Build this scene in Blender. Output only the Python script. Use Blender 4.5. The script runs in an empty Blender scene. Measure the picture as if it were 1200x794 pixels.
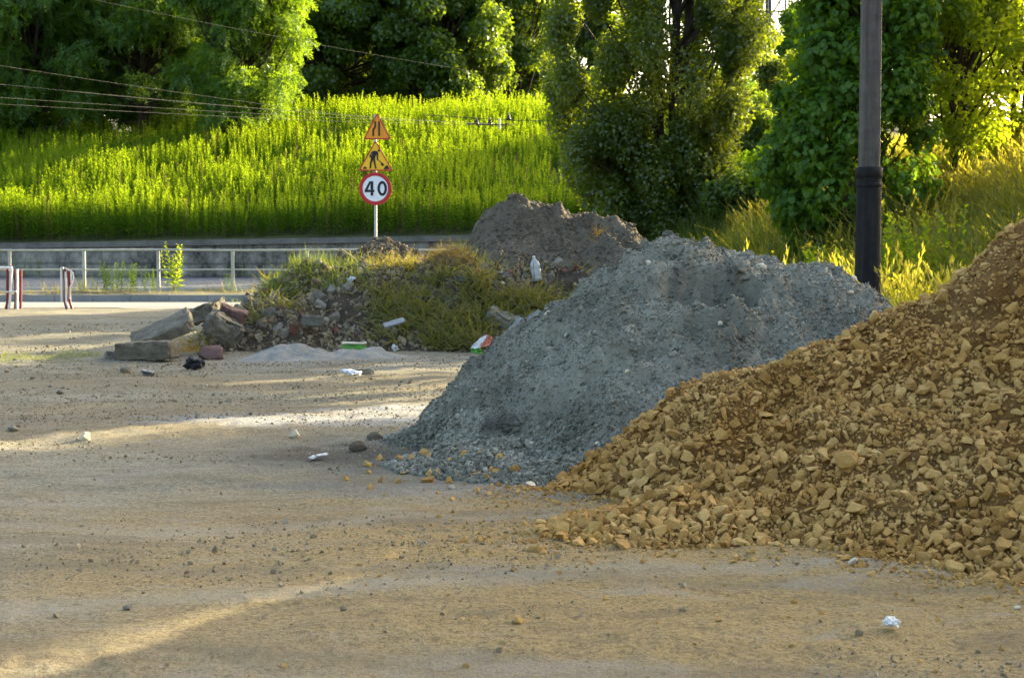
import bpy, bmesh, math, random
import numpy as np
from mathutils import Vector, Matrix

random.seed(7)
RNG = np.random.default_rng(7)
R = math.radians
scene = bpy.context.scene
C = scene.collection

# ------------------------------------------------------------------ camera
FPX = 1787.0                      # focal length in photo pixels (photo 1200 wide)
CAMZ = 1.6
PITCH = math.atan(106.0 / FPX)
cp, sp = math.cos(PITCH), math.sin(PITCH)

def at(px, py, Y):
    """point seen at a photo pixel, at distance Y along the view"""
    u = (px - 600.0) / FPX; v = (397.0 - py) / FPX
    dx, dy, dz = u, cp + v * sp, -sp + v * cp
    return Vector((Y * dx / dy, Y, CAMZ + Y * dz / dy))

def ground_at(px, py, z=0.0):
    u = (px - 600.0) / FPX; v = (397.0 - py) / FPX
    dx, dy, dz = u, cp + v * sp, -sp + v * cp
    t = (z - CAMZ) / dz
    return Vector((t * dx, t * dy, z))

cam = bpy.data.cameras.new('camera'); cam_o = bpy.data.objects.new('camera', cam); C.objects.link(cam_o)
cam_o.location = (0, 0, CAMZ); cam_o.rotation_euler = (R(90) - PITCH, 0, 0)
cam.sensor_width = 36.0; cam.lens = FPX / 1200.0 * 36.0
cam.clip_end = 3000; cam.clip_start = 0.05
cam.dof.use_dof = True; cam.dof.focus_distance = 11.0; cam.dof.aperture_fstop = 7.0
scene.camera = cam_o

# ------------------------------------------------------------------ helpers
def lin(r, g, b):
    f = lambda c: (c / 255 / 12.92) if c / 255 <= 0.04045 else ((c / 255 + 0.055) / 1.055) ** 2.4
    return (f(r), f(g), f(b), 1.0)

def col(r, g, b): return (r, g, b, 1.0)

def _hash(ix, iy, iz, seed):
    n = (ix.astype(np.int64) * 374761393 + iy.astype(np.int64) * 668265263 + iz.astype(np.int64) * 1440662683 + seed * 974634077) & 0xFFFFFFFF
    n = n.astype(np.uint32)
    n ^= n >> np.uint32(13); n = n * np.uint32(1274126177); n ^= n >> np.uint32(16)
    n = n * np.uint32(2246822519); n ^= n >> np.uint32(15)
    return n.astype(np.float64) / 4294967296.0

def vnoise(x, y, z=None, seed=0):
    x = np.asarray(x, float); y = np.asarray(y, float)
    z = np.zeros_like(x) if z is None else np.asarray(z, float)
    fx, fy, fz = np.floor(x), np.floor(y), np.floor(z)
    tx, ty, tz = x - fx, y - fy, z - fz
    s = lambda t: t * t * t * (t * (t * 6 - 15) + 10)
    tx, ty, tz = s(tx), s(ty), s(tz)
    def h(a, b, c): return _hash(fx + a, fy + b, fz + c, seed)
    def l(a, b, t): return a + (b - a) * t
    a = l(l(h(0,0,0), h(1,0,0), tx), l(h(0,1,0), h(1,1,0), tx), ty)
    b = l(l(h(0,0,1), h(1,0,1), tx), l(h(0,1,1), h(1,1,1), tx), ty)
    return l(a, b, tz) * 2 - 1

def fbm(x, y, z=None, octaves=4, seed=0, gain=0.5):
    s = 0; a = 1.0; f = 1.0
    for o in range(octaves):
        s = s + a * vnoise(np.asarray(x) * f, np.asarray(y) * f, None if z is None else np.asarray(z) * f, seed + o * 17)
        a *= gain; f *= 2.03
    return s

def smooth(a, b, x):
    t = np.clip((np.asarray(x, float) - a) / (b - a), 0, 1); return t * t * (3 - 2 * t)

def build(name, chunks, mats, parent=None, shade=False):
    """ONE mesh object out of (verts, faces[, material slot]) chunks"""
    if not isinstance(mats, (list, tuple)): mats = [mats]
    V, L, T, MI = [], [], [], []; off = 0
    for ch in chunks:
        v, f = np.asarray(ch[0], float).reshape(-1, 3), np.asarray(ch[1], np.int64)
        if f.ndim == 1: f = f.reshape(1, -1)
        V.append(v); L.append((f + off).ravel()); T.append(np.full(len(f), f.shape[1])); off += len(v)
        MI.append(np.full(len(f), ch[2] if len(ch) > 2 else 0))
    V = np.concatenate(V); L = np.concatenate(L); T = np.concatenate(T); MI = np.concatenate(MI)
    me = bpy.data.meshes.new(name)
    me.vertices.add(len(V)); me.vertices.foreach_set('co', V.astype(np.float32).ravel())
    me.loops.add(len(L)); me.loops.foreach_set('vertex_index', L.astype(np.int32))
    me.polygons.add(len(T))
    st = np.concatenate([[0], np.cumsum(T)[:-1]])
    me.polygons.foreach_set('loop_start', st.astype(np.int32))
    me.polygons.foreach_set('loop_total', T.astype(np.int32))
    for m in mats: me.materials.append(m)
    me.polygons.foreach_set('material_index', MI.astype(np.int32))
    me.polygons.foreach_set('use_smooth', np.full(len(T), bool(shade)))
    me.update(calc_edges=True); me.validate()
    o = bpy.data.objects.new(name, me); C.objects.link(o)
    if parent is not None: o.parent = parent
    return o

def tag(o, label, cat, group=None):
    o['label'] = label; o['category'] = cat
    if group: o['group'] = group
    return o

def thing(name, label, cat, loc=(0, 0, 0), rz=0, group=None):
    o = bpy.data.objects.new(name, None); C.objects.link(o)
    o.location = loc; o.rotation_euler = (0, 0, rz); o.empty_display_size = 0.2
    return tag(o, label, cat, group)

def kind(o, k): o['kind'] = k; return o

def dup(o, loc=None, rot=None, scale=None, label=None):
    c = o.copy(); C.objects.link(c)
    for ch in list(o.children):
        d = ch.copy(); C.objects.link(d); d.parent = c
    if loc is not None: c.location = loc
    if rot is not None: c.rotation_euler = rot
    if scale is not None: c.scale = scale
    if label: c['label'] = label
    return c

def box(x0, x1, y0, y1, z0, z1):
    v = [(x, y, z) for z in (z0, z1) for y in (y0, y1) for x in (x0, x1)]
    f = [(0, 2, 3, 1), (4, 5, 7, 6), (0, 1, 5, 4), (2, 6, 7, 3), (0, 4, 6, 2), (1, 3, 7, 5)]
    return np.array(v), np.array(f)

def tube(pts, rad, n=8, caps=True):
    pts = np.asarray(pts, float); k = len(pts)
    rad = np.full(k, rad) if np.isscalar(rad) else np.asarray(rad, float)
    V = []; prev = None
    for i in range(k):
        t = pts[min(i + 1, k - 1)] - pts[max(i - 1, 0)]; t = t / (np.linalg.norm(t) + 1e-9)
        if prev is None:
            a = np.array((0, 0, 1.0)) if abs(t[2]) < 0.9 else np.array((1.0, 0, 0))
            u = np.cross(t, a)
        else: u = prev - t * prev.dot(t)
        u /= np.linalg.norm(u) + 1e-9; prev = u; w = np.cross(t, u)
        an = np.arange(n) * 2 * math.pi / n
        V.append(pts[i] + rad[i] * (np.cos(an)[:, None] * u + np.sin(an)[:, None] * w))
    V = np.concatenate(V); F = []
    for i in range(k - 1):
        for j in range(n):
            a, b = i * n + j, i * n + (j + 1) % n
            F.append((a, b, b + n, a + n))
    ch = [(V, np.array(F))]
    if caps:
        ch.append((V[:n][::-1], np.arange(n))); ch.append((V[-n:], np.arange(n)))
    return ch

def prism(poly, y0, y1):
    """polygon in (x, z) extruded from y0 to y1"""
    n = len(poly); p = np.asarray(poly, float)
    V = np.concatenate([np.c_[p[:, 0], np.full(n, y0), p[:, 1]], np.c_[p[:, 0], np.full(n, y1), p[:, 1]]])
    sides = np.array([(i, (i + 1) % n, n + (i + 1) % n, n + i) for i in range(n)])
    return [(V, sides), (V, np.arange(n)), (V, np.arange(n, 2 * n)[::-1])]

def rand_rot(n, rng):
    q = rng.normal(size=(n, 4)); q /= np.linalg.norm(q, axis=1)[:, None]
    w, x, y, z = q.T
    return np.stack([np.stack([1-2*(y*y+z*z), 2*(x*y-z*w), 2*(x*z+y*w)], -1),
                     np.stack([2*(x*y+z*w), 1-2*(x*x+z*z), 2*(y*z-x*w)], -1),
                     np.stack([2*(x*z-y*w), 2*(y*z+x*w), 1-2*(x*x+y*y)], -1)], -2)

def frames(nrm, tip):
    nrm = nrm / (np.linalg.norm(nrm, axis=1)[:, None] + 1e-9)
    tip = tip - nrm * np.sum(tip * nrm, 1)[:, None]
    tip = tip / (np.linalg.norm(tip, axis=1)[:, None] + 1e-9)
    return np.stack([np.cross(tip, nrm), tip, nrm], -1)

def inst(tpl, pos, rot, sc, slot=0):
    """copies of a template (verts, faces) merged into one chunk; sc (n,) or (n,3)"""
    tv, tf = np.asarray(tpl[0], float), np.asarray(tpl[1], np.int64)
    pos = np.asarray(pos, float); n = len(pos); k = len(tv)
    sc = np.asarray(sc, float)
    sv = tv[None] * (sc[:, None, None] if sc.ndim == 1 else sc[:, None, :])
    V = np.einsum('nij,nkj->nki', rot, sv) + pos[:, None]
    F = tf[None] + (np.arange(n) * k)[:, None, None]
    return (V.reshape(-1, 3), F.reshape(-1, tf.shape[1]), slot)

def rotz(a):
    c, s = np.cos(a), np.sin(a); o, l = np.zeros_like(c), np.ones_like(c)
    return np.stack([np.stack([c, -s, o], -1), np.stack([s, c, o], -1), np.stack([o, o, l], -1)], -2)

def lean_rot(n, rng, lean, rz=None, bias=(0, 0)):
    """upright things leaning a little"""
    up = np.c_[rng.normal(0, lean, n) + bias[0], rng.normal(0, lean, n) + bias[1], np.ones(n)]
    up /= np.linalg.norm(up, axis=1)[:, None]
    a = rng.uniform(0, 2 * math.pi, n)
    t = np.c_[np.cos(a), np.sin(a), np.zeros(n)]
    x = t - up * np.sum(t * up, 1)[:, None]; x /= np.linalg.norm(x, axis=1)[:, None]
    return np.stack([x, np.cross(up, x), up], -1)

def hull_rock(seed, n=14, stretch=(1, .8, .65)):
    rg = np.random.default_rng(seed)
    p = rg.normal(size=(n, 3)); p /= np.linalg.norm(p, axis=1)[:, None]
    p *= rg.uniform(.78, 1.05, n)[:, None]; p *= np.array(stretch) * rg.uniform(.8, 1.2, 3)
    bm = bmesh.new()
    for q in p: bm.verts.new(q)
    bmesh.ops.convex_hull(bm, input=bm.verts)
    for v in [v for v in bm.verts if not v.link_faces]: bm.verts.remove(v)
    bmesh.ops.triangulate(bm, faces=bm.faces)
    bm.verts.index_update()
    V = np.array([v.co[:] for v in bm.verts]); F = np.array([[v.index for v in f.verts] for f in bm.faces])
    bm.free()
    V *= 0.5 / np.abs(V).max()          # longest half axis .5 -> unit long
    return V, F

def lump(seed, level=3, stretch=(1, 1, 1), amp=.22, freq=1.6, cuts=5):
    """rounded, chipped boulder"""
    rg = np.random.default_rng(seed)
    bm = bmesh.new(); bmesh.ops.create_icosphere(bm, subdivisions=level, radius=.5)
    bm.verts.index_update()
    V = np.array([v.co[:] for v in bm.verts]); F = np.array([[v.index for v in f.verts] for f in bm.faces]); bm.free()
    for _ in range(cuts):
        d = rg.normal(size=3); d /= np.linalg.norm(d); lim = rg.uniform(.28, .4)
        s = V @ d; V = V - np.outer(np.maximum(s - lim, 0) * .9, d)
    s = rg.uniform(0, 50)
    k = 1 + amp * fbm(V[:, 0] * freq * 2 + s, V[:, 1] * freq * 2, V[:, 2] * freq * 2, 4, seed)
    V = V * k[:, None] * np.array(stretch)
    return V, F

def rough_block(seed, sx, sy, sz, amp=.02, cuts=14):
    """a concrete block with worn, chipped edges"""
    rg = np.random.default_rng(seed)
    bm = bmesh.new(); bmesh.ops.create_cube(bm, size=1)
    bmesh.ops.subdivide_edges(bm, edges=bm.edges, cuts=cuts, use_grid_fill=True)
    bm.verts.index_update()
    V = np.array([v.co[:] for v in bm.verts]) ; F = np.array([[v.index for v in f.verts] for f in bm.faces]); bm.free()
    e = np.sort(np.abs(V), axis=1)            # near an edge: two coords near .5
    edge = smooth(.36, .5, e[:, 1])
    V = V * np.array((sx, sy, sz))
    n = fbm(V[:, 0] * 6 + seed, V[:, 1] * 6, V[:, 2] * 6, 4, seed)
    n2 = np.stack([fbm(V[:, 0] * 9 + 31 * i, V[:, 1] * 9, V[:, 2] * 9 + seed, 3, seed + i) for i in range(3)], -1)
    c = V / (np.linalg.norm(V, axis=1)[:, None] + 1e-6)
    V = V - c * (edge * (amp * 1.4 + amp * 1.8 * n))[:, None] + n2 * amp * .55
    return V, F

# ------------------------------------------------------------------ materials
def mat(name):
    m = bpy.data.materials.new(name); m.use_nodes = True; nt = m.node_tree; nt.nodes.clear()
    out = nt.nodes.new('ShaderNodeOutputMaterial')
    N = lambda t, **k: _node(nt, t, k)
    return m, nt, out, N

def _node(nt, t, k):
    n = nt.nodes.new(t)
    for a, b in k.items(): setattr(n, a, b)
    return n

def ramp(nt, stops, fac, interp='LINEAR'):
    r = nt.nodes.new('ShaderNodeValToRGB'); r.color_ramp.interpolation = interp
    e = r.color_ramp.elements
    while len(e) < len(stops): e.new(0.5)
    for i, (p, c) in enumerate(stops): e[i].position = p; e[i].color = c
    nt.links.new(fac, r.inputs[0]); return r.outputs[0]

def noise(nt, vec, scale, detail=6, rough=.55, dist=0):
    n = nt.nodes.new('ShaderNodeTexNoise'); n.inputs['Scale'].default_value = scale
    n.inputs['Detail'].default_value = detail; n.inputs['Roughness'].default_value = rough
    n.inputs['Distortion'].default_value = dist
    nt.links.new(vec, n.inputs['Vector']); return n.outputs[0]

def mix(nt, fac, a, b, blend='MIX'):
    m = nt.nodes.new('ShaderNodeMix'); m.data_type = 'RGBA'; m.blend_type = blend
    for s, i in ((fac, 0), (a, 6), (b, 7)):
        if hasattr(s, 'links') or isinstance(s, bpy.types.NodeSocket): nt.links.new(s, m.inputs[i])
        else: m.inputs[i].default_value = s
    return m.outputs[2]

def math_(nt, op, a, b=0.0, c=0.0, clamp=False):
    m = nt.nodes.new('ShaderNodeMath'); m.operation = op; m.use_clamp = clamp
    for i, s in enumerate((a, b, c)):
        if isinstance(s, bpy.types.NodeSocket): nt.links.new(s, m.inputs[i])
        else: m.inputs[i].default_value = s
    return m.outputs[0]

def bump(nt, h, strength, dist):
    b = nt.nodes.new('ShaderNodeBump'); b.inputs['Strength'].default_value = strength; b.inputs['Distance'].default_value = dist
    nt.links.new(h, b.inputs['Height']); return b.outputs[0]

def pbsdf(nt, out, color, rough=.9, normal=None, metal=0, spec=.3):
    p = nt.nodes.new('ShaderNodeBsdfPrincipled')
    if isinstance(color, bpy.types.NodeSocket): nt.links.new(color, p.inputs['Base Color'])
    else: p.inputs['Base Color'].default_value = color
    if isinstance(rough, bpy.types.NodeSocket): nt.links.new(rough, p.inputs['Roughness'])
    else: p.inputs['Roughness'].default_value = rough
    p.inputs['Metallic'].default_value = metal; p.inputs['Specular IOR Level'].default_value = spec
    if normal is not None: nt.links.new(normal, p.inputs['Normal'])
    nt.links.new(p.outputs[0], out.inputs[0]); return p

def leaf_mat(name, stops, trans, tf=.45, gloss=.06, clump=.5, cw=.4):
    m, nt, out, N = mat(name)
    g = N('ShaderNodeNewGeometry'); oi = N('ShaderNodeObjectInfo')
    n = noise(nt, g.outputs['Position'], clump, 2)
    f = math_(nt, 'ADD', math_(nt, 'MULTIPLY', g.outputs['Random Per Island'], 1 - cw), math_(nt, 'MULTIPLY', n, cw))
    c = ramp(nt, stops, f)
    d = N('ShaderNodeBsdfDiffuse'); nt.links.new(c, d.inputs[0])
    t = N('ShaderNodeBsdfTranslucent')
    tc = mix(nt, .75, c, trans); nt.links.new(tc, t.inputs[0])
    a = N('ShaderNodeMixShader'); a.inputs[0].default_value = tf
    nt.links.new(d.outputs[0], a.inputs[1]); nt.links.new(t.outputs[0], a.inputs[2])
    gl = N('ShaderNodeBsdfGlossy'); gl.inputs['Roughness'].default_value = .45; gl.inputs[0].default_value = (.8, .85, .8, 1)
    b = N('ShaderNodeMixShader'); b.inputs[0].default_value = gloss
    nt.links.new(a.outputs[0], b.inputs[1]); nt.links.new(gl.outputs[0], b.inputs[2])
    nt.links.new(b.outputs[0], out.inputs[0]); return m

def rocky(name, stops, scale=6, spots=None, bstr=.6, bdist=.02, isl=.5, rough=.95, tint=None, damp_shade=()):
    """noise-coloured mineral material that also varies per object and per loose piece"""
    m, nt, out, N = mat(name)
    g = N('ShaderNodeNewGeometry'); oi = N('ShaderNodeObjectInfo'); tc = N('ShaderNodeTexCoord')
    n = noise(nt, g.outputs['Position'], scale, 7, .65)
    fine = noise(nt, g.outputs['Position'], scale * 9, 4, .7)
    r = math_(nt, 'FRACT', math_(nt, 'ADD', g.outputs['Random Per Island'], oi.outputs['Random']))
    f = math_(nt, 'ADD', math_(nt, 'MULTIPLY', n, 1 - isl), math_(nt, 'MULTIPLY', r, isl))
    f = math_(nt, 'ADD', f, math_(nt, 'MULTIPLY', math_(nt, 'SUBTRACT', fine, .5), .45))
    c = ramp(nt, stops, f)
    if tint:
        tn = noise(nt, g.outputs['Position'], tint[1], 4, .6)
        c = mix(nt, math_(nt, 'MULTIPLY', ramp(nt, [(.42, col(0, 0, 0)), (.62, col(1, 1, 1))], tn), tint[2]), c, tint[0], 'MULTIPLY')
    for (px_, py_, pz_, pr_) in damp_shade:      # moist torn material, with overhang shade of the hollows put into the colour
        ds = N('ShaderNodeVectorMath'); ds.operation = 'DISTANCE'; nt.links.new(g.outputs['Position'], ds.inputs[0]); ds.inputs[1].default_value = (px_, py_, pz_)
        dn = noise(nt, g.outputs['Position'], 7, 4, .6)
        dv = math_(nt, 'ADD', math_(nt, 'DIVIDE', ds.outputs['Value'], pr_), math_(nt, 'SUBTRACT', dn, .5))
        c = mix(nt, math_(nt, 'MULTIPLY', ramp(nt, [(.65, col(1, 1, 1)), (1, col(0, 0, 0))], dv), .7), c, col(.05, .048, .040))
    if spots:
        v = N('ShaderNodeTexVoronoi'); v.inputs['Scale'].default_value = spots[1]; nt.links.new(g.outputs['Position'], v.inputs['Vector'])
        sm = ramp(nt, [(0, col(1, 1, 1)), (spots[2], col(0, 0, 0))], v.outputs['Distance'])
        sel = ramp(nt, [(.6, col(0, 0, 0)), (.75, col(1, 1, 1))], v.outputs['Color'])
        c = mix(nt, math_(nt, 'MULTIPLY', sm, sel), c, spots[0])
    h = math_(nt, 'ADD', math_(nt, 'MULTIPLY', n, .4), fine)
    pbsdf(nt, out, c, rough, bump(nt, h, bstr, bdist), spec=.2); return m

def plain(name, c, rough=.5, metal=0, nscale=8, var=.12, bstr=.1, spec=.4):
    m, nt, out, N = mat(name)
    g = N('ShaderNodeNewGeometry')
    n = noise(nt, g.outputs['Position'], nscale, 6, .65)
    d = tuple(x * (1 - var * 1.8) for x in c[:3]) + (1,); e = tuple(min(1, x * (1 + var)) for x in c[:3]) + (1,)
    cc = ramp(nt, [(.25, d), (.7, e)], n)
    pbsdf(nt, out, cc, rough, bump(nt, n, bstr, .01), metal, spec); return m

M = {}
# ---- ground
def ground_material():
    m, nt, out, N = mat('dusty_yard_ground')
    g = N('ShaderNodeNewGeometry'); P = g.outputs['Position']
    sep = N('ShaderNodeSeparateXYZ'); nt.links.new(P, sep.inputs[0])
    stretch = N('ShaderNodeMapping'); stretch.inputs['Scale'].default_value = (.55, 1.25, 1); stretch.inputs['Rotation'].default_value = (0, 0, R(-12))
    nt.links.new(P, stretch.inputs[0]); SP = stretch.outputs[0]
    big = noise(nt, SP, .55, 5, .6, .4); mid = noise(nt, SP, 2.2, 6, .65, .3)
    fine = noise(nt, P, 16, 6, .7); vfine = noise(nt, P, 75, 4, .7)
    c = ramp(nt, [(.34, col(.165, .150, .100)), (.45, col(.245, .229, .160)), (.56, col(.305, .290, .212)), (.72, col(.36, .345, .258))],
             math_(nt, 'ADD', math_(nt, 'MULTIPLY', big, .45), math_(nt, 'MULTIPLY', mid, .55)))
    patch = noise(nt, SP, 1.1, 7, .72, .6)
    def blob(cx, cy, rx, ry, w=.5, ns=1.3):
        mp = N('ShaderNodeMapping'); mp.vector_type = 'POINT'
        mp.inputs['Location'].default_value = (-cx / rx, -cy / ry, 0); mp.inputs['Scale'].default_value = (1 / rx, 1 / ry, 0)
        nt.links.new(P, mp.inputs[0])
        l = N('ShaderNodeVectorMath'); l.operation = 'LENGTH'; nt.links.new(mp.outputs[0], l.inputs[0])
        nn = noise(nt, SP, ns, 6, .6, .5)
        d = math_(nt, 'ADD', l.outputs['Value'], math_(nt, 'MULTIPLY', math_(nt, 'SUBTRACT', nn, .5), 2.2))
        k = N('ShaderNodeMapRange'); k.interpolation_type = 'SMOOTHSTEP'
        k.inputs['From Min'].default_value = 1.0 + w; k.inputs['From Max'].default_value = 1.0 - w
        nt.links.new(d, k.inputs['Value']); return k.outputs['Result']
    S = lambda k, s: math_(nt, 'MULTIPLY', k, s)
    tan = col(.40, .275, .095)
    c = mix(nt, S(blob(2.4, 6.9, 4.6, 3.0, .8, .8), .85), c, tan)            # tan dust washed off the brown mound
    c = mix(nt, S(blob(.6, 8.6, 2.4, 1.5, .8, 1.4), .75), c, tan)
    c = mix(nt, S(blob(-.5, 9.0, 1.1, .28, .5, 2.5), .6), c, col(.22, .145, .06))
    c = mix(nt, S(blob(-3.2, 14.2, 3.4, 1.7, .7, 2.), .5), c, col(.25, .18, .085))
    c = mix(nt, S(blob(-2.6, 18.2, 3.8, 1.1, .6, 2.), .55), c, col(.25, .185, .09))
    c = mix(nt, S(blob(.9, 10.2, 2.4, .55, .5, 2.), .75), c, col(.20, .21, .20))   # grey fines
    c = mix(nt, S(blob(-.9, 11.7, 1.1, 1.0, .6, 2.), .75), c, col(.14, .148, .138))
    c = mix(nt, S(blob(-2.2, 14.2, 1.15, .6, .45, 1.6), .9), c, col(.42, .435, .43))  # spilt lime
    c = mix(nt, S(blob(-.9, 14.9, .95, .75, .35, 2.0), .95), c, col(.50, .51, .49))
    c = mix(nt, S(blob(-6.0, 14.0, 1.6, .5, .5, 2.), .6), c, col(.20, .205, .20))
    c = mix(nt, S(blob(-2.8, 21.6, 2.6, 1.2, .5, 2.), .6), c, col(.27, .255, .22))
    c = mix(nt, S(blob(-1.3, 11.9, .9, .45, .5, 3), .8), c, col(.07, .062, .048))
    # moist dark specks and crumbs
    sp_ = ramp(nt, [(.26, col(1, 1, 1)), (.40, col(0, 0, 0))], fine)
    c = mix(nt, S(sp_, .7), c, col(.11, .09, .058))
    grit = noise(nt, P, 38, 5, .8)
    c = mix(nt, S(ramp(nt, [(.42, col(1, 1, 1)), (.52, col(0, 0, 0))], grit), .7), c, col(.125, .105, .068))
    c = mix(nt, S(ramp(nt, [(.54, col(0, 0, 0)), (.62, col(1, 1, 1))], grit), .3), c, col(.38, .36, .27))
    def track(x0, y0, ang, width, gap):
        mp = N('ShaderNodeMapping'); mp.vector_type = 'TEXTURE'; mp.inputs['Location'].default_value = (x0, y0, 0); mp.inputs['Rotation'].default_value = (0, 0, R(ang))
        nt.links.new(P, mp.inputs[0]); sx_ = N('ShaderNodeSeparateXYZ'); nt.links.new(mp.outputs[0], sx_.inputs[0])
        wob = noise(nt, P, .35, 3)
        yv = math_(nt, 'ADD', sx_.outputs[1], math_(nt, 'MULTIPLY', math_(nt, 'SUBTRACT', wob, .5), 1.2))
        dd = math_(nt, 'ABSOLUTE', math_(nt, 'SUBTRACT', math_(nt, 'ABSOLUTE', yv), gap))
        dd = math_(nt, 'ADD', dd, math_(nt, 'MULTIPLY', math_(nt, 'SUBTRACT', patch, .5), .35))
        return ramp(nt, [(0, col(1, 1, 1)), (width, col(0, 0, 0))], dd)
    c = mix(nt, S(track(0, 8.2, 14, .24, .8), .55), c, col(.345, .325, .25))
    c = mix(nt, S(track(0, 6.6, -9, .2, .8), .55), c, col(.17, .148, .095))
    c = mix(nt, S(track(-2, 15.5, 6, .3, .9), .4), c, col(.15, .14, .105))
    c = mix(nt, S(ramp(nt, [(.52, col(0, 0, 0)), (.62, col(1, 1, 1))], patch), .5), c, col(.16, .125, .075))
    c = mix(nt, S(ramp(nt, [(.36, col(1, 1, 1)), (.46, col(0, 0, 0))], patch), .45), c, col(.34, .315, .255))
    v = N('ShaderNodeTexVoronoi'); v.inputs['Scale'].default_value = 9; nt.links.new(P, v.inputs['Vector'])
    vs = ramp(nt, [(.0, col(1, 1, 1)), (.14, col(1, 1, 1)), (.22, col(0, 0, 0))], v.outputs['Distance'])
    vsel = ramp(nt, [(.55, col(0, 0, 0)), (.62, col(1, 1, 1))], v.outputs['Color'])
    c = mix(nt, S(math_(nt, 'MULTIPLY', vs, vsel), .55), c, col(.15, .115, .065))
    c = mix(nt, S(ramp(nt, [(.32, col(1, 1, 1)), (.5, col(0, 0, 0))], vfine), .5), c, col(.16, .13, .09))
    c = mix(nt, S(ramp(nt, [(.58, col(0, 0, 0)), (.75, col(1, 1, 1))], vfine), .35), c, col(.40, .36, .28))
    micro = noise(nt, P, 170, 3, .8)
    c = mix(nt, S(ramp(nt, [(.38, col(1, 1, 1)), (.5, col(0, 0, 0))], micro), .6), c, col(.5, .46, .40), 'MULTIPLY')
    c = mix(nt, S(ramp(nt, [(.54, col(0, 0, 0)), (.66, col(1, 1, 1))], micro), .5), c, col(1.45, 1.45, 1.4), 'MULTIPLY')
    # the earth of the slope under the grass
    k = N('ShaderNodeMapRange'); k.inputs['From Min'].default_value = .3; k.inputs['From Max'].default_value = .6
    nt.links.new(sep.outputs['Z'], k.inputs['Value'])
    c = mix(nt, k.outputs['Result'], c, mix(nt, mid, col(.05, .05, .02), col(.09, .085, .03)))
    h = math_(nt, 'ADD', math_(nt, 'MULTIPLY', fine, 1.0), math_(nt, 'MULTIPLY', vfine, .35))
    h = math_(nt, 'ADD', h, math_(nt, 'MULTIPLY', mid, 1.5)); h = math_(nt, 'ADD', h, math_(nt, 'MULTIPLY', micro, .25)); h = math_(nt, 'ADD', h, math_(nt, 'MULTIPLY', grit, .5))
    pbsdf(nt, out, c, .95, bump(nt, h, .9, .035), spec=.15); return m

M['ground'] = ground_material()
M['grey_gravel'] = rocky('grey_gravel', [(.25, col(.10, .097, .074)), (.45, col(.205, .20, .154)), (.6, col(.255, .248, .193)), (.9, col(.37, .36, .285))], 5,
                         spots=(col(.5, .52, .5), 55, .22), bstr=.9, bdist=.02, isl=.2, tint=(col(.55, .55, .53), 1.5, .75), damp_shade=((1.70, 12.2, 1.42, .22), (1.36, 12.2, 1.40, .14), (-.12, 11.6, .35, .22)))
M['grey_chip'] = rocky('grey_chips', [(.05, col(.105, .103, .079)), (.4, col(.195, .19, .147)), (.75, col(.262, .256, .20)), (.93, col(.34, .33, .26)), (1, col(.52, .51, .43))], 8, bstr=.4, bdist=.008, isl=.75, tint=(col(.55, .55, .53), 1.5, .75), damp_shade=((1.70, 12.2, 1.42, .22), (1.36, 12.2, 1.40, .14), (-.12, 11.6, .35, .22)))
M['tan_soil'] = rocky('tan_soil', [(.2, col(.09, .044, .012)), (.5, col(.20, .105, .030)), (.8, col(.31, .175, .058))], 6, bstr=1, bdist=.03, isl=0, tint=(col(.85, .7, .5), 1.3, .8))
M['tan_stone'] = rocky('tan_limestone', [(.05, col(.18, .098, .027)), (.35, col(.335, .200, .060)), (.7, col(.435, .275, .092)), (.9, col(.52, .36, .150)), (1, col(.62, .49, .27))], 5, bstr=.6, bdist=.012, isl=.55, tint=(col(.85, .72, .5), 1.3, .7))
M['pale_stone'] = rocky('pale_limestone', [(.1, col(.46, .38, .25)), (.6, col(.58, .52, .38)), (1, col(.68, .62, .5))], 6, bstr=.5, bdist=.012, isl=.5)
M['dark_dirt'] = rocky('dark_dirt', [(.25, col(.06, .050, .034)), (.5, col(.135, .113, .08)), (.75, col(.19, .16, .115)), (1, col(.30, .255, .185))], 2.2, bstr=1, bdist=.06, isl=.1)
M['rubble_soil'] = rocky('rubble_soil', [(.25, col(.03, .022, .015)), (.5, col(.085, .064, .043)), (.75, col(.15, .115, .08)), (1, col(.22, .17, .12))], 3.2, bstr=1, bdist=.05, isl=.1)
M['crumb'] = rocky('earth_crumbs', [(.1, col(.14, .108, .064)), (.5, col(.205, .165, .10)), (.8, col(.28, .235, .155)), (1, col(.42, .38, .30))], 8, bstr=.4, bdist=.006, isl=.75)
M['concrete'] = rocky('weathered_concrete', [(.2, col(.05, .042, .028)), (.45, col(.12, .105, .075)), (.65, col(.20, .18, .135)), (1, col(.32, .29, .22))], 4, bstr=.6, bdist=.02, isl=.1)
M['red_stone'] = rocky('red_sandstone', [(.2, col(.06, .034, .028)), (.5, col(.12, .072, .06)), (.9, col(.2, .13, .11))], 4, bstr=.5, bdist=.02, isl=.1)
M['grey_stone'] = rocky('grey_stone', [(.15, col(.06, .055, .042)), (.5, col(.15, .138, .11)), (.9, col(.29, .27, .22))], 4, bstr=.6, bdist=.02, isl=.4)
M['brick'] = rocky('old_brick', [(.2, col(.06, .026, .018)), (.5, col(.12, .05, .034)), (.9, col(.19, .10, .07))], 6, bstr=.5, bdist=.01, isl=.4)
M['sand'] = rocky('grey_sand', [(.25, col(.14, .13, .105)), (.5, col(.235, .225, .19)), (.75, col(.30, .285, .24)), (1, col(.4, .38, .32))], 5, bstr=.8, bdist=.02, isl=.1)
M['asphalt'] = rocky('dusty_asphalt', [(.2, col(.15, .145, .13)), (.5, col(.25, .24, .215)), (.9, col(.34, .32, .27))], .6, bstr=.2, bdist=.01, isl=0)
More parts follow.
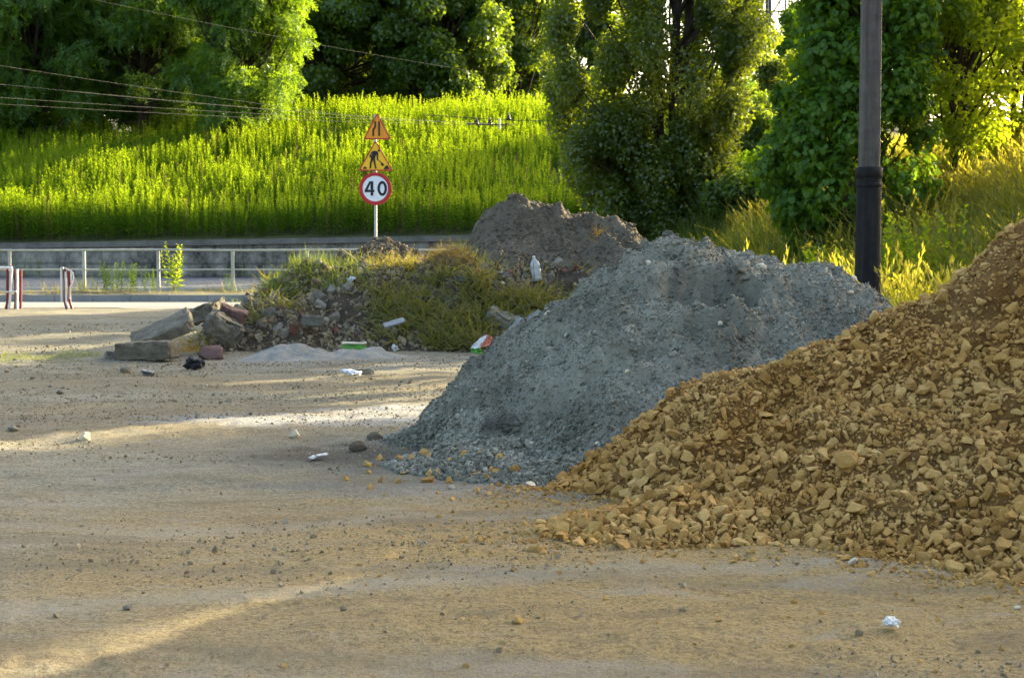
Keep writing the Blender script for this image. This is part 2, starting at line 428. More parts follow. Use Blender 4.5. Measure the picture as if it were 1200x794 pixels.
M['path'] = rocky('path_asphalt', [(.2, col(.07, .075, .08)), (.5, col(.12, .127, .135)), (.9, col(.17, .175, .18))], .8, bstr=.2, bdist=.01, isl=0)
M['kerb'] = rocky('kerb_concrete', [(.2, col(.13, .135, .13)), (.5, col(.21, .215, .205)), (.9, col(.3, .3, .27))], 1.5, bstr=.2, bdist=.01, isl=0)
M['strip'] = rocky('strip_earth', [(.2, col(.05, .05, .025)), (.5, col(.12, .11, .06)), (.9, col(.22, .19, .12))], 1.2, bstr=.6, bdist=.03, isl=0)

def wall_material():
    m, nt, out, N = mat('stained_wall_concrete')
    g = N('ShaderNodeNewGeometry'); P = g.outputs['Position']
    st = N('ShaderNodeMapping'); st.inputs['Scale'].default_value = (1, 1, .35); nt.links.new(P, st.inputs[0])
    a = noise(nt, st.outputs[0], .8, 8, .78, .4); b = noise(nt, P, 2.2, 7, .75)
    c = ramp(nt, [(.40, col(.03, .03, .025)), (.45, col(.11, .103, .084)), (.52, col(.215, .20, .165)), (.62, col(.36, .34, .285))], math_(nt, 'ADD', math_(nt, 'MULTIPLY', a, .6), math_(nt, 'MULTIPLY', b, .4)))
    sx = N('ShaderNodeSeparateXYZ'); nt.links.new(P, sx.inputs[0])
    w = noise(nt, P, .6, 3)
    zz = math_(nt, 'ADD', sx.outputs[2], math_(nt, 'MULTIPLY', w, .12))
    ln = math_(nt, 'PINGPONG', math_(nt, 'SUBTRACT', zz, .12), .24)
    c = mix(nt, math_(nt, 'MULTIPLY', ramp(nt, [(.0, col(1, 1, 1)), (.05, col(.3, .3, .3)), (.1, col(0, 0, 0))], ln), .65), c, col(.045, .045, .04))
    lnx = math_(nt, 'PINGPONG', sx.outputs[0], 2.6)
    c = mix(nt, math_(nt, 'MULTIPLY', ramp(nt, [(0, col(1, 1, 1)), (.03, col(0, 0, 0))], lnx), .6), c, col(.05, .05, .045))
    pbsdf(nt, out, c, .95, bump(nt, b, .5, .04), spec=.2); return m
M['wall'] = wall_material()
M['coping'] = rocky('coping_concrete', [(.2, col(.07, .07, .06)), (.5, col(.15, .145, .125)), (.9, col(.24, .23, .2))], 1.5, bstr=.4, bdist=.02, isl=0)
M['rail'] = plain('faded_rail_paint', col(.40, .40, .32), .55, 0, 6, .15)
M['ledge'] = rocky('ledge_concrete', [(.2, col(.28, .27, .23)), (.5, col(.42, .41, .36)), (.9, col(.52, .5, .45))], 1.5, bstr=.2, bdist=.01, isl=0)
M['white_paint'] = plain('white_paint', col(.6, .59, .56), .5, 0, 12, .12)
M['red_paint'] = plain('dark_red_paint', col(.15, .014, .019), .5, 0, 12, .2)
M['sign_orange'] = plain('sign_orange', col(.85, .31, .012), .5, 0, 3, .1, 0)
M['sign_yellow'] = plain('sign_yellow', col(.95, .52, .012), .5, 0, 3, .08, 0)
M['sign_red'] = plain('sign_red', col(.46, .02, .02), .5, 0, 3, .1, 0)
M['sign_white'] = plain('sign_white', col(.78, .80, .82), .5, 0, 3, .04, 0)
M['sign_black'] = plain('sign_black', col(.012, .012, .014), .6, 0, 3, .1, 0)
M['galv'] = plain('galvanised_steel', col(.45, .47, .48), .45, .4, 9, .12)
M['steel_dark'] = plain('dark_steel', col(.05, .055, .055), .6, .3, 4, .2)
M['wire'] = plain('wire_metal', col(.03, .033, .03), .9, 0, 4, .2)
M['ceramic'] = plain('brown_ceramic', col(.02, .017, .015), .25, 0, 9, .2)
M['plastic_white'] = plain('crumpled_white', col(.60, .59, .56), .5, 0, 30, .08, .4)
M['plastic_clear'] = plain('milky_plastic', col(.34, .35, .35), .3, 0, 14, .12, .3, .5)
M['rubber'] = plain('black_rubber', col(.012, .012, .013), .6, 0, 20, .3)
M['green_card'] = plain('green_carton', col(.10, .30, .05), .6, 0, 10, .2)
M['salmon'] = plain('salmon_print', col(.62, .20, .14), .5, 0, 20, .2)
M['blue_foil'] = plain('bluish_foil', col(.52, .58, .68), .35, 0, 14, .1)
M['slab_pale'] = plain('pale_board', col(.20, .205, .20), .6, 0, 9, .12)
M['straw'] = plain('straw', col(.42, .31, .12), .8, 0, 9, .2)

def pole_material(name, a, b, c, streak=(14, 14, .8)):
    m, nt, out, N = mat(name)
    tc = N('ShaderNodeTexCoord'); mp = N('ShaderNodeMapping'); mp.inputs['Scale'].default_value = streak
    nt.links.new(tc.outputs['Object'], mp.inputs[0])
    n = noise(nt, mp.outputs[0], 1.0, 7, .7, .3); n2 = noise(nt, tc.outputs['Object'], 9, 6, .7)
    f = math_(nt, 'ADD', math_(nt, 'MULTIPLY', n, .65), math_(nt, 'MULTIPLY', n2, .35))
    pbsdf(nt, out, ramp(nt, [(.3, a), (.5, b), (.72, c)], f), .85, bump(nt, f, .5, .02), spec=.25); return m
M['pole'] = pole_material('weathered_pole_concrete', col(.03, .027, .023), col(.085, .077, .065), col(.15, .138, .118))
M['tar'] = pole_material('black_tar_sleeve', col(.005, .005, .005), col(.010, .010, .010), col(.028, .028, .026))
M['bark'] = pole_material('bark', col(.02, .015, .01), col(.05, .038, .026), col(.1, .08, .055), (8, 8, 1.5))

YG = col(.34, .40, .018)
M['leaf_dark'] = leaf_mat('broad_leaves', [(.2, col(.024, .056, .008)), (.5, col(.044, .094, .013)), (.85, col(.085, .15, .02))], col(.38, .52, .012), .46, .04)
M['leaf_spray'] = leaf_mat('feathery_leaves', [(.2, col(.030, .082, .009)), (.5, col(.055, .135, .013)), (.85, col(.095, .19, .02))], col(.31, .46, .010), .46, .03)
M['leaf_poplar'] = leaf_mat('poplar_leaves', [(.2, col(.024, .048, .007)), (.5, col(.044, .080, .011)), (.85, col(.085, .125, .018))], col(.44, .54, .012), .46, .05)
M['leaf_vine'] = leaf_mat('vine_leaves', [(.2, col(.028, .075, .008)), (.5, col(.052, .125, .011)), (.85, col(.095, .18, .018))], col(.30, .48, .010), .45, .018)
M['leaf_light'] = leaf_mat('young_light_leaves', [(.2, col(.05, .10, .010)), (.5, col(.085, .145, .012)), (.85, col(.13, .185, .018))], col(.60, .74, .012), .60, .02)
M['field'] = leaf_mat('field_plant_leaves', [(.15, col(.018, .055, .007)), (.45, col(.034, .088, .009)), (.80, col(.066, .125, .012))], col(.30, .50, .009), .45, .012, .45, .5)
M['grass_dry'] = leaf_mat('dry_grass_blades', [(.15, col(.08, .105, .014)), (.45, col(.16, .165, .024)), (.8, col(.29, .25, .055)), (1, col(.42, .36, .13))], col(.62, .56, .03), .5, .03)
M['grass_green'] = leaf_mat('green_grass_blades', [(.15, col(.03, .065, .010)), (.5, col(.06, .11, .015)), (.9, col(.13, .16, .025))], col(.36, .42, .015), .45, .03)
M['grass_olive'] = leaf_mat('matted_grass_blades', [(.15, col(.035, .062, .010)), (.4, col(.085, .115, .022)), (.6, col(.16, .155, .042)), (.9, col(.33, .26, .09))], col(.42, .34, .03), .4, .03, 1.6, .62)
M['grass_straw'] = leaf_mat('yellowed_grass_blades', [(.1, col(.15, .11, .02)), (.5, col(.30, .19, .03)), (.9, col(.42, .27, .05))], col(.55, .33, .03), .45, .03)
M['field_tip'] = leaf_mat('field_plant_tips', [(.15, col(.055, .115, .010)), (.6, col(.10, .17, .013)), (.95, col(.17, .20, .02))], col(.52, .68, .008), .53, .012, .45, .5)
M['field_dry'] = leaf_mat('dead_field_stalks', [(.15, col(.10, .075, .03)), (.8, col(.22, .16, .07))], col(.4, .3, .06), .35, .012)
M['grass_brown'] = leaf_mat('dead_brown_weeds', [(.1, col(.03, .02, .01)), (.6, col(.08, .055, .028)), (.95, col(.2, .15, .07))], col(.12, .08, .03), .25, .01)
M['flower'] = leaf_mat('yellow_flower_heads', [(.1, col(.42, .33, .01)), (.9, col(.62, .5, .02))], col(.6, .5, .02), .4, .02)

# ------------------------------------------------------------------ world and sun
SUN_AZ, SUN_EL = R(50), R(16)           # azimuth clockwise from the view axis (+Y)
w = bpy.data.worlds.new('World'); scene.world = w; w.use_nodes = True
nt = w.node_tree; nt.nodes.clear()
sky = nt.nodes.new('ShaderNodeTexSky'); sky.sky_type = 'NISHITA'; sky.sun_disc = False
sky.sun_elevation = SUN_EL; sky.sun_rotation = SUN_AZ; sky.air_density = 1.0; sky.dust_density = 6; sky.ozone_density = 1.0
bg = nt.nodes.new('ShaderNodeBackground'); bg.inputs[1].default_value = 0.15
wo = nt.nodes.new('ShaderNodeOutputWorld')
nt.links.new(sky.outputs[0], bg.inputs[0]); nt.links.new(bg.outputs[0], wo.inputs[0])
sl = bpy.data.lights.new('sun', 'SUN'); sl.energy = 4.2; sl.angle = R(.5); sl.color = (1, .85, .55)
so = bpy.data.objects.new('sun', sl); C.objects.link(so)
sd = Vector((math.sin(SUN_AZ) * math.cos(SUN_EL), math.cos(SUN_AZ) * math.cos(SUN_EL), math.sin(SUN_EL)))
so.rotation_euler = sd.to_track_quat('Z', 'Y').to_euler(); so.location = sd * 60 + Vector((0, 20, 0))
vs = scene.view_settings
scene.display_settings.display_device = 'sRGB'
vs.view_transform = 'Standard'; vs.look = 'None'; vs.gamma = 1; vs.exposure = 2.42
scene.cycles.use_denoising = True
scene.cycles.max_bounces = 6; scene.cycles.transmission_bounces = 4; scene.cycles.diffuse_bounces = 4
scene.cycles.sample_clamp_indirect = 4.0

# ------------------------------------------------------------------ terrain
def embank(x, y):
    """grassy slope rising behind the mounds"""
    d = (x - 1.0) * .943 + (np.minimum(y, 40) - 38) * .333 + np.maximum(0, y - 40) * .1
    d = d + .35 * vnoise(x * .35, y * .35, seed=5)
    d = np.maximum(d, 0)
    z = 3.3 * (1 - np.exp(-d / 5.2)) + .06 * d
    return np.minimum(z, 8.5)

def bank(x, y):
    """the big weed-grown bank beyond the wall"""
    e = np.asarray(y, float) - 58.3
    left = smooth(-8, -24, x)
    z0 = np.interp(x, [-60, -20, 5, 40], [1.45, 1.75, 2.15, 2.2])
    return z0 + .285 * np.clip(e, 0, 21) * (1 - .12 * left) + .25 * fbm(x * .12, y * .12, None, 3, 9) * smooth(0, 4, e)

def ground(x, y):
    x = np.asarray(x, float); y = np.asarray(y, float)
    b = .20 * smooth(22, 31, y) * (1 - smooth(36.0, 36.8, y)) + .05 * smooth(36, 36.8, y)
    near = 1 - smooth(33, 36, y)
    b = b + near * (.035 * fbm(x * .45, y * .45, None, 4, 3) + .012 * fbm(x * 3, y * 3, None, 3, 4))
    # low tyre ruts and washes across the yard
    rut = np.abs(vnoise(x * .25 + y * .32, y * .55 - x * .12, seed=12))
    b = b - near * .03 * np.exp(-(rut / .12) ** 2)
    near2 = 1 - smooth(14, 20, y)
    b = b + near2 * .008 * fbm(x * 11, y * 11, None, 3, 44)
    e = embank(x, y)
    n2 = .12 * fbm(x * .8, y * .8, None, 3, 21) * smooth(.3, 1.2, e)
    return np.maximum(b, e + n2 - .02) + 0 * x

ys = np.concatenate([np.linspace(-30, 3.5, 25), np.geomspace(3.5, 40, 620)[1:], np.geomspace(40, 900, 90)[1:]])
ss = np.linspace(-1, 1, 521)
yy, s2 = np.meshgrid(ys, ss, indexing='ij')
xx = s2 * np.where(yy < 3.5, 30, 0) + s2 * (np.where(yy >= 3.5, 3.0 + .62 * yy, 0)) * 1.0
# widen the outermost columns so the sheet reaches the horizon to the sides
xx = np.sign(s2) * (np.abs(xx) + np.maximum(0, np.abs(s2) - .96) / .04 * 60)
gz = ground(xx, yy)
def gridmesh(xx, yy, zz):
    r, c = xx.shape; i = np.arange(r * c).reshape(r, c)
    F = np.stack([i[:-1, :-1], i[:-1, 1:], i[1:, 1:], i[1:, :-1]], -1).reshape(-1, 4)
    return np.c_[xx.ravel(), yy.ravel(), zz.ravel()], F
kind(build('ground', [gridmesh(xx, yy, gz)], M['ground'], shade=True), 'structure')

# bank beyond the wall
bx, by = np.meshgrid(np.linspace(-75, 75, 160), np.concatenate([np.linspace(58.35, 95, 60), np.linspace(100, 400, 20)]))
m, nt_, out_, N_ = mat('bank_soil')
g_ = N_('ShaderNodeNewGeometry')
pbsdf(nt_, out_, ramp(nt_, [(.3, col(.03, .04, .012)), (.7, col(.08, .08, .03))], noise(nt_, g_.outputs['Position'], .8)), 1)
M['bank'] = m
bz = bank(bx, by)
kind(build('grass_bank', [gridmesh(bx, by, bz)], M['bank'], shade=True), 'structure')

# road, kerb, planted strip, path
def sheet(x0, x1, y0, y1, z0, z1, nx=60, ny=3, wob=0):
    X, Y = np.meshgrid(np.linspace(x0, x1, nx), np.linspace(y0, y1, ny))
    Z = z0 + (z1 - z0) * (Y - y0) / (y1 - y0)
    if wob: Y = Y + wob * fbm(X * .4, Y * 0, None, 4, 8) * (Y == y0)
    return gridmesh(X, Y, Z)
kind(build('road', [sheet(-70, 12, 35.6, 40.0, .21, .205, 400, 3, .5)], M['asphalt']), 'structure')
kb = [box(-70 + i * 1.0 + .006, -70 + (i + 1) * 1.0 - .006, 40.0, 40.14, -.2, .385 + random.uniform(-.006, .006)) for i in range(82)]
kind(build('kerb', kb, M['kerb']), 'structure')
X, Y = np.meshgrid(np.linspace(-70, 12, 400), np.linspace(40.14, 45.3, 14))
kind(build('planted_strip', [gridmesh(X, Y, .36 + .05 * fbm(X * .9, Y * .9, None, 4, 31))], M['strip'], shade=True), 'structure')
kind(build('path_edging', [box(-70, 12, 45.3, 45.5, .1, .44)], M['ledge']), 'structure')
kind(build('path', [sheet(-70, 12, 45.5, 58.0, .42, .5)], M['path']), 'structure')

# retaining wall
wl = thing('retaining_wall', 'long stained grey concrete retaining wall at the foot of the weed-grown bank', 'wall', (0, 58, 0))
WX = np.linspace(-70, 10, 120); wtop = np.interp(WX, [-70, -20, 5, 10], [1.45, 1.78, 2.2, 2.25])
prof = []
V = []; F = []
for x, zt in zip(WX, wtop):
    V += [(x, 0, .2), (x, .06, zt - .2), (x, .42, zt - .2), (x, .42, .2)]
for i in range(len(WX) - 1):
    a = i * 4
    F += [(a, a + 4, a + 5, a + 1), (a + 1, a + 5, a + 6, a + 2), (a + 2, a + 6, a + 7, a + 3)]
build('wall_face', [(np.array(V), np.array(F))], M['wall'], wl)
V = []; F = []
for i, (x, zt) in enumerate(zip(WX, wtop)):
    d = .01 * math.sin(i * 1.7)
    V += [(x, -.05 + d, zt - .2), (x, -.05 + d, zt), (x, .5, zt + .01), (x, .5, zt - .2)]
for i in range(len(WX) - 1):
    a = i * 4
    F += [(a, a + 4, a + 5, a + 1), (a + 1, a + 5, a + 6, a + 2), (a + 2, a + 6, a + 7, a + 3), (a + 3, a + 7, a + 4, a)]
build('coping', [(np.array(V), np.array(F))], M['coping'], wl)

# ------------------------------------------------------------------ mounds
def grey_h(x, y):
    hx = np.interp(x, [-1.2, -.92, -.78, -.66, -.5, -.39, -.2, 0, .355, .71, 1.03, 1.2, 1.35, 1.63, 1.99, 2.24, 2.4, 2.56, 2.84, 3.11, 3.6, 4.2, 4.7, 5],
                      [-.1, 0, .07, .22, .46, .64, .79, .92, 1.18, 1.40, 1.54, 1.61, 1.64, 1.64, 1.55, 1.46, 1.44, 1.47, 1.35, 1.16, .9, .4, 0, -.1])
    yc = 12.7 + .12 * vnoise(x * 1.3, x * 0, seed=2)
    d = y - yc
    r = np.sqrt(d * d + .05) - .22
    sl = np.where(d < 0, .745, .8)
    h = hx - sl * r
    # soft slump on the front, lower left
    h = np.where(h < .5, h + .07 * smooth(.5, .0, h) * smooth(-.4, .05, h), h)
    toe = .24 * np.exp(-(((x + .25) / .48) ** 2 + ((y - 11.35) / .55) ** 2))
    toe2 = .07 * np.exp(-(((x + .45) / .32) ** 2 + ((y - 11.7) / .5) ** 2))
    toe3 = .12 * np.exp(-(((x - .5) / .8) ** 2 + ((y - 10.75) / .45) ** 2))
    h = np.maximum(h, toe - .03) * 1.0; h = np.maximum(h, toe2 - .04) + .0; h = np.maximum(h, toe3 - .03)
    a = smooth(-.05, .25, h)
    h = h + a * (.065 * fbm(x * 1.5, y * 1.5, h, 3, 41) + .042 * fbm(x * 4.5, y * 4.5, h * 4.5, 3, 42) + .026 * fbm(x * 14, y * 14, h * 14, 3, 43, .6) - .06 * np.maximum(0, fbm(x * 8, y * 8, h * 8, 2, 49) - .3) + .06 * np.maximum(0, fbm(x * 6, y * 6, h * 6, 2, 47) - .2) * smooth(2.6, 2.2, x) - .05 * np.maximum(0, fbm(x * 3.5, y * 3.5, h * 3.5, 3, 48) - .25))
    # furrows running down the slope
    h = h - a * .035 * np.maximum(0, fbm(x * 3.2 + .6 * y, y * .5, None, 3, 46))
    # torn hollow below the crest, a few smaller ones, and the slump lip that runs down to the toe
    for (cx, cy, rx, ry, dp) in ((1.70, 12.14, .27, .20, .42), (1.36, 12.16, .19, .13, .24), (1.5, 11.72, .3, .10, .14), (2.35, 12.25, .12, .10, .11), (.9, 12.2, .12, .1, .07), (1.25, 12.5, .15, .08, .08), (1.22, 12.45, .14, .08, .09), (-.12, 11.55, .22, .14, .18), (.35, 11.55, .75, .10, .16), (.25, 12.1, .3, .2, .07)):
        q = np.sqrt(((x - cx) / rx) ** 2 + ((y - cy) / ry) ** 2) + .35 * vnoise(x * 9, y * 9, seed=51) + .15 * vnoise(x * 24, y * 24, seed=52)
        h = h - dp * smooth(1.25, .6, q)
        h = h + dp * .3 * np.exp(-(((x - cx) / rx) ** 2 + ((y - cy + ry * 1.9) / (ry * .8)) ** 2))
    return h

def brown_crest(x):
    return np.interp(x, [.05, .29, .5, .81, 1.15, 1.55, 1.92, 2.3, 2.7, 3.1, 3.52, 4.2, 5.0, 6.2, 7.5, 9],
                        [-.1, .02, .18, .40, .63, .83, 1.0, 1.13, 1.28, 1.52, 1.86, 2.3, 2.6, 2.5, 1.7, .2])
def brown_base(x):
    return np.interp(x, [0, .3, .5, .62, .8, 1.0, 1.38, 1.93, 2.44, 3.5, 5, 7, 9], [9.95, 9.95, 9.9, 9.7, 9.2, 8.7, 8.3, 7.75, 7.3, 6.9, 6.7, 7.2, 8.5])

def brown_h(x, y):
    hc = brown_crest(x); yb = brown_base(x); yc = 10.55 + .1 * vnoise(x * 1.2, x * 0, seed=61)
    yb = yb + .14 * vnoise(x * 2.3, x * 0, seed=62)
    t = (y - yb) / (yc - yb)
    front = np.where(t > 0, hc * np.clip(t, 0, 1), -.4 * np.abs(t))
    front = np.where(hc <= 0, -.1, front)
    d = y - yc
    back = hc - .85 * d
    h = np.where(d < 0, front, back)
    h = h - .10 * np.exp(-(d / .25) ** 2) * smooth(0, .6, hc)
    # front spill lobe of loose stones
    lobe = .24 * np.exp(-(((x - .95) / .62) ** 2 + ((y - 8.62) / .42) ** 2)) - .05
    h = np.maximum(h, lobe)
    a = smooth(-.03, .25, h)
    h = h + a * (.10 * fbm(x * 1.1, y * 1.1, None, 3, 63) + .055 * fbm(x * 4.2, y * 4.2, None, 3, 64) - .07 * np.maximum(0, fbm(x * 6, y * 6, None, 2, 67) - .35) + .02 * fbm(x * 15, y * 15, None, 3, 65))
    return h

def heightfield(name, fn, x0, x1, y0, y1, nx, ny, m, parent=None, lo=-.06):
    X, Y = np.meshgrid(np.linspace(x0, x1, nx), np.linspace(y0, y1, ny))
    H = fn(X, Y); G = ground(X, Y)
    Z = np.maximum(H, lo) + np.where(H > lo + 1e-6, G * smooth(-.05, .0, H), G)
    V, F = gridmesh(X, Y, Z)
    keep = (H.ravel()[F] > lo).any(1)
    F = F[keep]; used = np.unique(F); re = np.full(len(V), -1); re[used] = np.arange(len(used))
    return build(name, [(V[used], re[F])], m, parent, shade=True)

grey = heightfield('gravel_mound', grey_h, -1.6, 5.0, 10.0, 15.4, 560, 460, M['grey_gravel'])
tag(grey, 'tall mound of bluish grey fine gravel with a torn hollow near its crest', 'gravel pile')
brown = heightfield('stone_mound', brown_h, 0.0, 9.0, 6.2, 13.6, 560, 460, M['tan_soil'])
tag(brown, 'big mound of tan soil and broken limestone sloping down from the edge of the yard', 'stone pile')

def slope_n(fn, x, y, e=.03):
    dx = (fn(x + e, y) - fn(x - e, y)) / (2 * e); dy = (fn(x, y + e) - fn(x, y - e)) / (2 * e)
    n = np.c_[-dx, -dy, np.ones_like(dx)]; return n / np.linalg.norm(n, axis=1)[:, None]

def chip_faces(vf, seed, amp=.05):
    V, F = vf
    bm = bmesh.new(); vs_ = [bm.verts.new(v) for v in V]
    for f in F: bm.faces.new([vs_[i] for i in f])
    bmesh.ops.subdivide_edges(bm, edges=bm.edges, cuts=1, smooth=.25, use_grid_fill=True)
    bmesh.ops.triangulate(bm, faces=bm.faces); bm.verts.index_update()
    V = np.array([v.co[:] for v in bm.verts]); F = np.array([[v.index for v in f.verts] for f in bm.faces]); bm.free()
    n_ = np.stack([fbm(V[:, 0] * 3 + 9 * i + seed, V[:, 1] * 3, V[:, 2] * 3, 3, seed + i) for i in range(3)], -1)
    return V + n_ * amp, F
ROCKS = [hull_rock(100 + i, 12 + i % 5, (1, random.uniform(.6, .95), random.uniform(.45, .8))) for i in range(18)]

def scatter(fn, x0, x1, y0, y1, n, rng, hmin=.0, dens=None, ymax=None):
    X, Y = rng.uniform(x0, x1, n), rng.uniform(y0, y1, n); H = fn(X, Y)
    k = H > hmin
    if dens is not None: k &= rng.uniform(size=n) < dens(X, Y)
    if ymax is not None: k &= Y < ymax(X, Y)
    return X[k], Y[k], H[k]

# -- stones of the brown mound
rg = np.random.default_rng(11)
def stone_cover(x, y):   # some patches are mostly soil
    n = fbm(x * .9 + 3, y * .9, None, 3, 71)
    up = smooth(9.2, 10.4, y) * smooth(2.4, 3.1, x)
    return np.clip(.95 + .5 * n - .6 * up, .25, 1)
visible_front = lambda X, Y: np.full_like(X, 11.4)
X, Y, H = scatter(brown_h, 0.05, 8.6, 6.2, 11.4, 300000, rg, -.01, stone_cover, visible_front)
sz = np.exp(rg.normal(math.log(.033), .50, len(X))); sz = np.clip(sz, .012, .112)
fines = smooth(.05, .35, fbm(X * 1.1 + 7, Y * 1.1, None, 3, 74)); sz = np.where(rg.uniform(size=len(X)) < fines * .6, np.minimum(sz, .03), sz)
# big ones to the foot, fines higher up
sz *= np.where(rg.uniform(size=len(X)) < .6 * smooth(.0, .5, H), .75, 1.05)
big_first = np.argsort(-sz * (1.0 / Y))
# thin the crowd: a stone is skipped when a larger one already sits there
cell = {}
keep = []
for i in big_first:
    r = sz[i] * .245; ok = True
    cx, cy = int(X[i] / .08), int(Y[i] / .08)
    for a in (-1, 0, 1):
        for b in (-1, 0, 1):
            for j in cell.get((cx + a, cy + b), ()):
                if (X[i]-X[j])**2 + (Y[i]-Y[j])**2 < (r + sz[j] * .245) ** 2: ok = False; break
            if not ok: break
        if not ok: break
    if ok:
        cell.setdefault((cx, cy), []).append(i); keep.append(i)
keep = np.array(keep)
sel = [i for i in keep if abs(X[i] / Y[i]) * FPX < 612 and not (Y[i] > 10.5)]
big = sel[:300]; bigset = set(big)
NB = slope_n(brown_h, X, Y)
GZ = ground(X, Y)
ROCKS_FINE = [chip_faces(r, 900 + i) for i, r in enumerate(ROCKS)]
stone_meshes = []
for i, (v, f) in enumerate(ROCKS_FINE):
    o = build('limestone_chunk', [(v, f)], M['tan_stone']); stone_meshes.append(o)
first_used = [False] * len(ROCKS)
def chunk_label(i):
    if Y[i] < 9.2 and X[i] < 1.15: return 'tan limestone chunk among loose stones spilled at the tip of the tan mound', 'limestone chunks of the spilled tip'
    if H[i] < .22: return 'tan limestone chunk along the foot of the tan stone mound', 'limestone chunks along the mound foot'
    if H[i] > .85: return 'tan limestone chunk high on the slope of the tan stone mound', 'limestone chunks high on the mound'
    return 'tan limestone chunk on the middle slope of the tan stone mound', 'limestone chunks on the middle slope'
for q, i in enumerate(big):
    k = q % len(ROCKS); o = stone_meshes[k]
    if first_used[k]: o = o.copy(); C.objects.link(o)
    first_used[k] = True
    s = sz[i]
    o.location = Vector((X[i], Y[i], H[i] + GZ[i])) + Vector(NB[i]) * s * .17
    q_ = Vector(NB[i]).to_track_quat('Z', 'Y')
    o.rotation_euler = (q_.to_matrix() @ Matrix(rand_rot(1, rg)[0].tolist()) if rg.uniform() < .5 else
                        q_.to_matrix() @ Matrix.Rotation(rg.uniform(0, 6.28), 3, 'Z') @ Matrix.Rotation(rg.normal(0, .35), 3, 'X')).to_euler()
    o.scale = (s, s * rg.uniform(.85, 1.1), s * rg.uniform(.8, 1.05))
    l, g = chunk_label(i); tag(o, l, 'stone', g)
rest = np.array([i for i in keep if i not in bigset])
ch = []
kk = rg.integers(0, len(ROCKS), len(rest))
for k in range(len(ROCKS)):
    s_ = rest[kk == k]
    ch.append(inst(ROCKS_FINE[k], np.c_[X[s_], Y[s_], H[s_] + GZ[s_]] + NB[s_] * (sz[s_] * .15)[:, None], rand_rot(len(s_), rg), np.c_[sz[s_], sz[s_] * rg.uniform(.8, 1.1, len(s_)), sz[s_] * rg.uniform(.75, 1.05, len(s_))]))
kind(build('small_limestone_rubble', ch, M['tan_stone']), 'stuff')

def rock_thing(name, px, py, size, m, label, cat='stone', Y_=None, fn=None, seed=1, stretch=(1, .85, .7), sink=.25, group=None, maker='lump', rz=None, lift=0.0):
    """one stone standing where the photo shows it; size in metres"""
    if Y_ is None:
        p = ground_at(px, py); p = ground_at(px, py, float(ground(p.x, p.y)))
    else: p = at(px, py, Y_)
    z = float(ground(p.x, p.y)) + (max(0.0, float(fn(np.array([p.x]), np.array([p.y]))[0])) if fn else 0)
    v, f = lump(seed, 3, stretch) if maker == 'lump' else hull_rock(seed, 15, stretch)
    o = build(name, [(v * size, f)], m, shade=(maker == 'lump'))
    o.location = (p.x, p.y, z + size * stretch[2] * (.5 - sink) + lift); o.rotation_euler = (0, 0, rz if rz is not None else (seed * 1.7) % 6.28)
    return tag(o, label, cat, group)

def on_mound(px, py, fn, y0, y1):
    """where the sight line through a pixel meets a mound (first crossing)"""
    ys_ = np.linspace(y0, y1, 900); pts = [at(px, py, y) for y in ys_]
    xs = np.array([p.x for p in pts]); zs = np.array([p.z for p in pts])
    h = fn(xs, ys_) + ground(xs, ys_)
    hit = zs <= h
    k = int(np.argmax(hit)) if hit.any() else int(np.argmin(zs - h))
    return Vector((xs[k], ys_[k], h[k]))

# named stones on the brown mound
for px, py, s, mk, lab, seed in ((995, 548, .215, 'tan_stone', 'largest tan boulder half buried in the middle of the stone mound', 5),
                                 (1128, 303, .12, 'tan_stone', 'light flat stone jutting from the ridge of the stone mound against the grass', 6),
                                 (1148, 286, .08, 'tan_stone', 'small light stone on the upper ridge of the stone mound', 16),
                                 (1085, 342, .10, 'tan_stone', 'light limestone lump low on the ridge of the stone mound beside the pole', 7),
                                 (905, 470, .11, 'tan_stone', 'sunk rounded tan stone below the shoulder of the stone mound', 8),
                                 (628, 652, .115, 'tan_stone', 'broad tan stone lying at the very tip of the spilled stones', 9)):
    p = on_mound(px, py, brown_h, 6.5, 11.5) if py < 640 else ground_at(px, py)
    v, f = lump(seed, 3, (1, .8, .75), .18, 1.6, 7)
    o = build('boulder', [(v * s, f)], M[mk], shade=False); o.location = p + Vector((0, .02, s * .1)); o.rotation_euler = (.3, .2, seed)
    tag(o, lab, 'boulder')

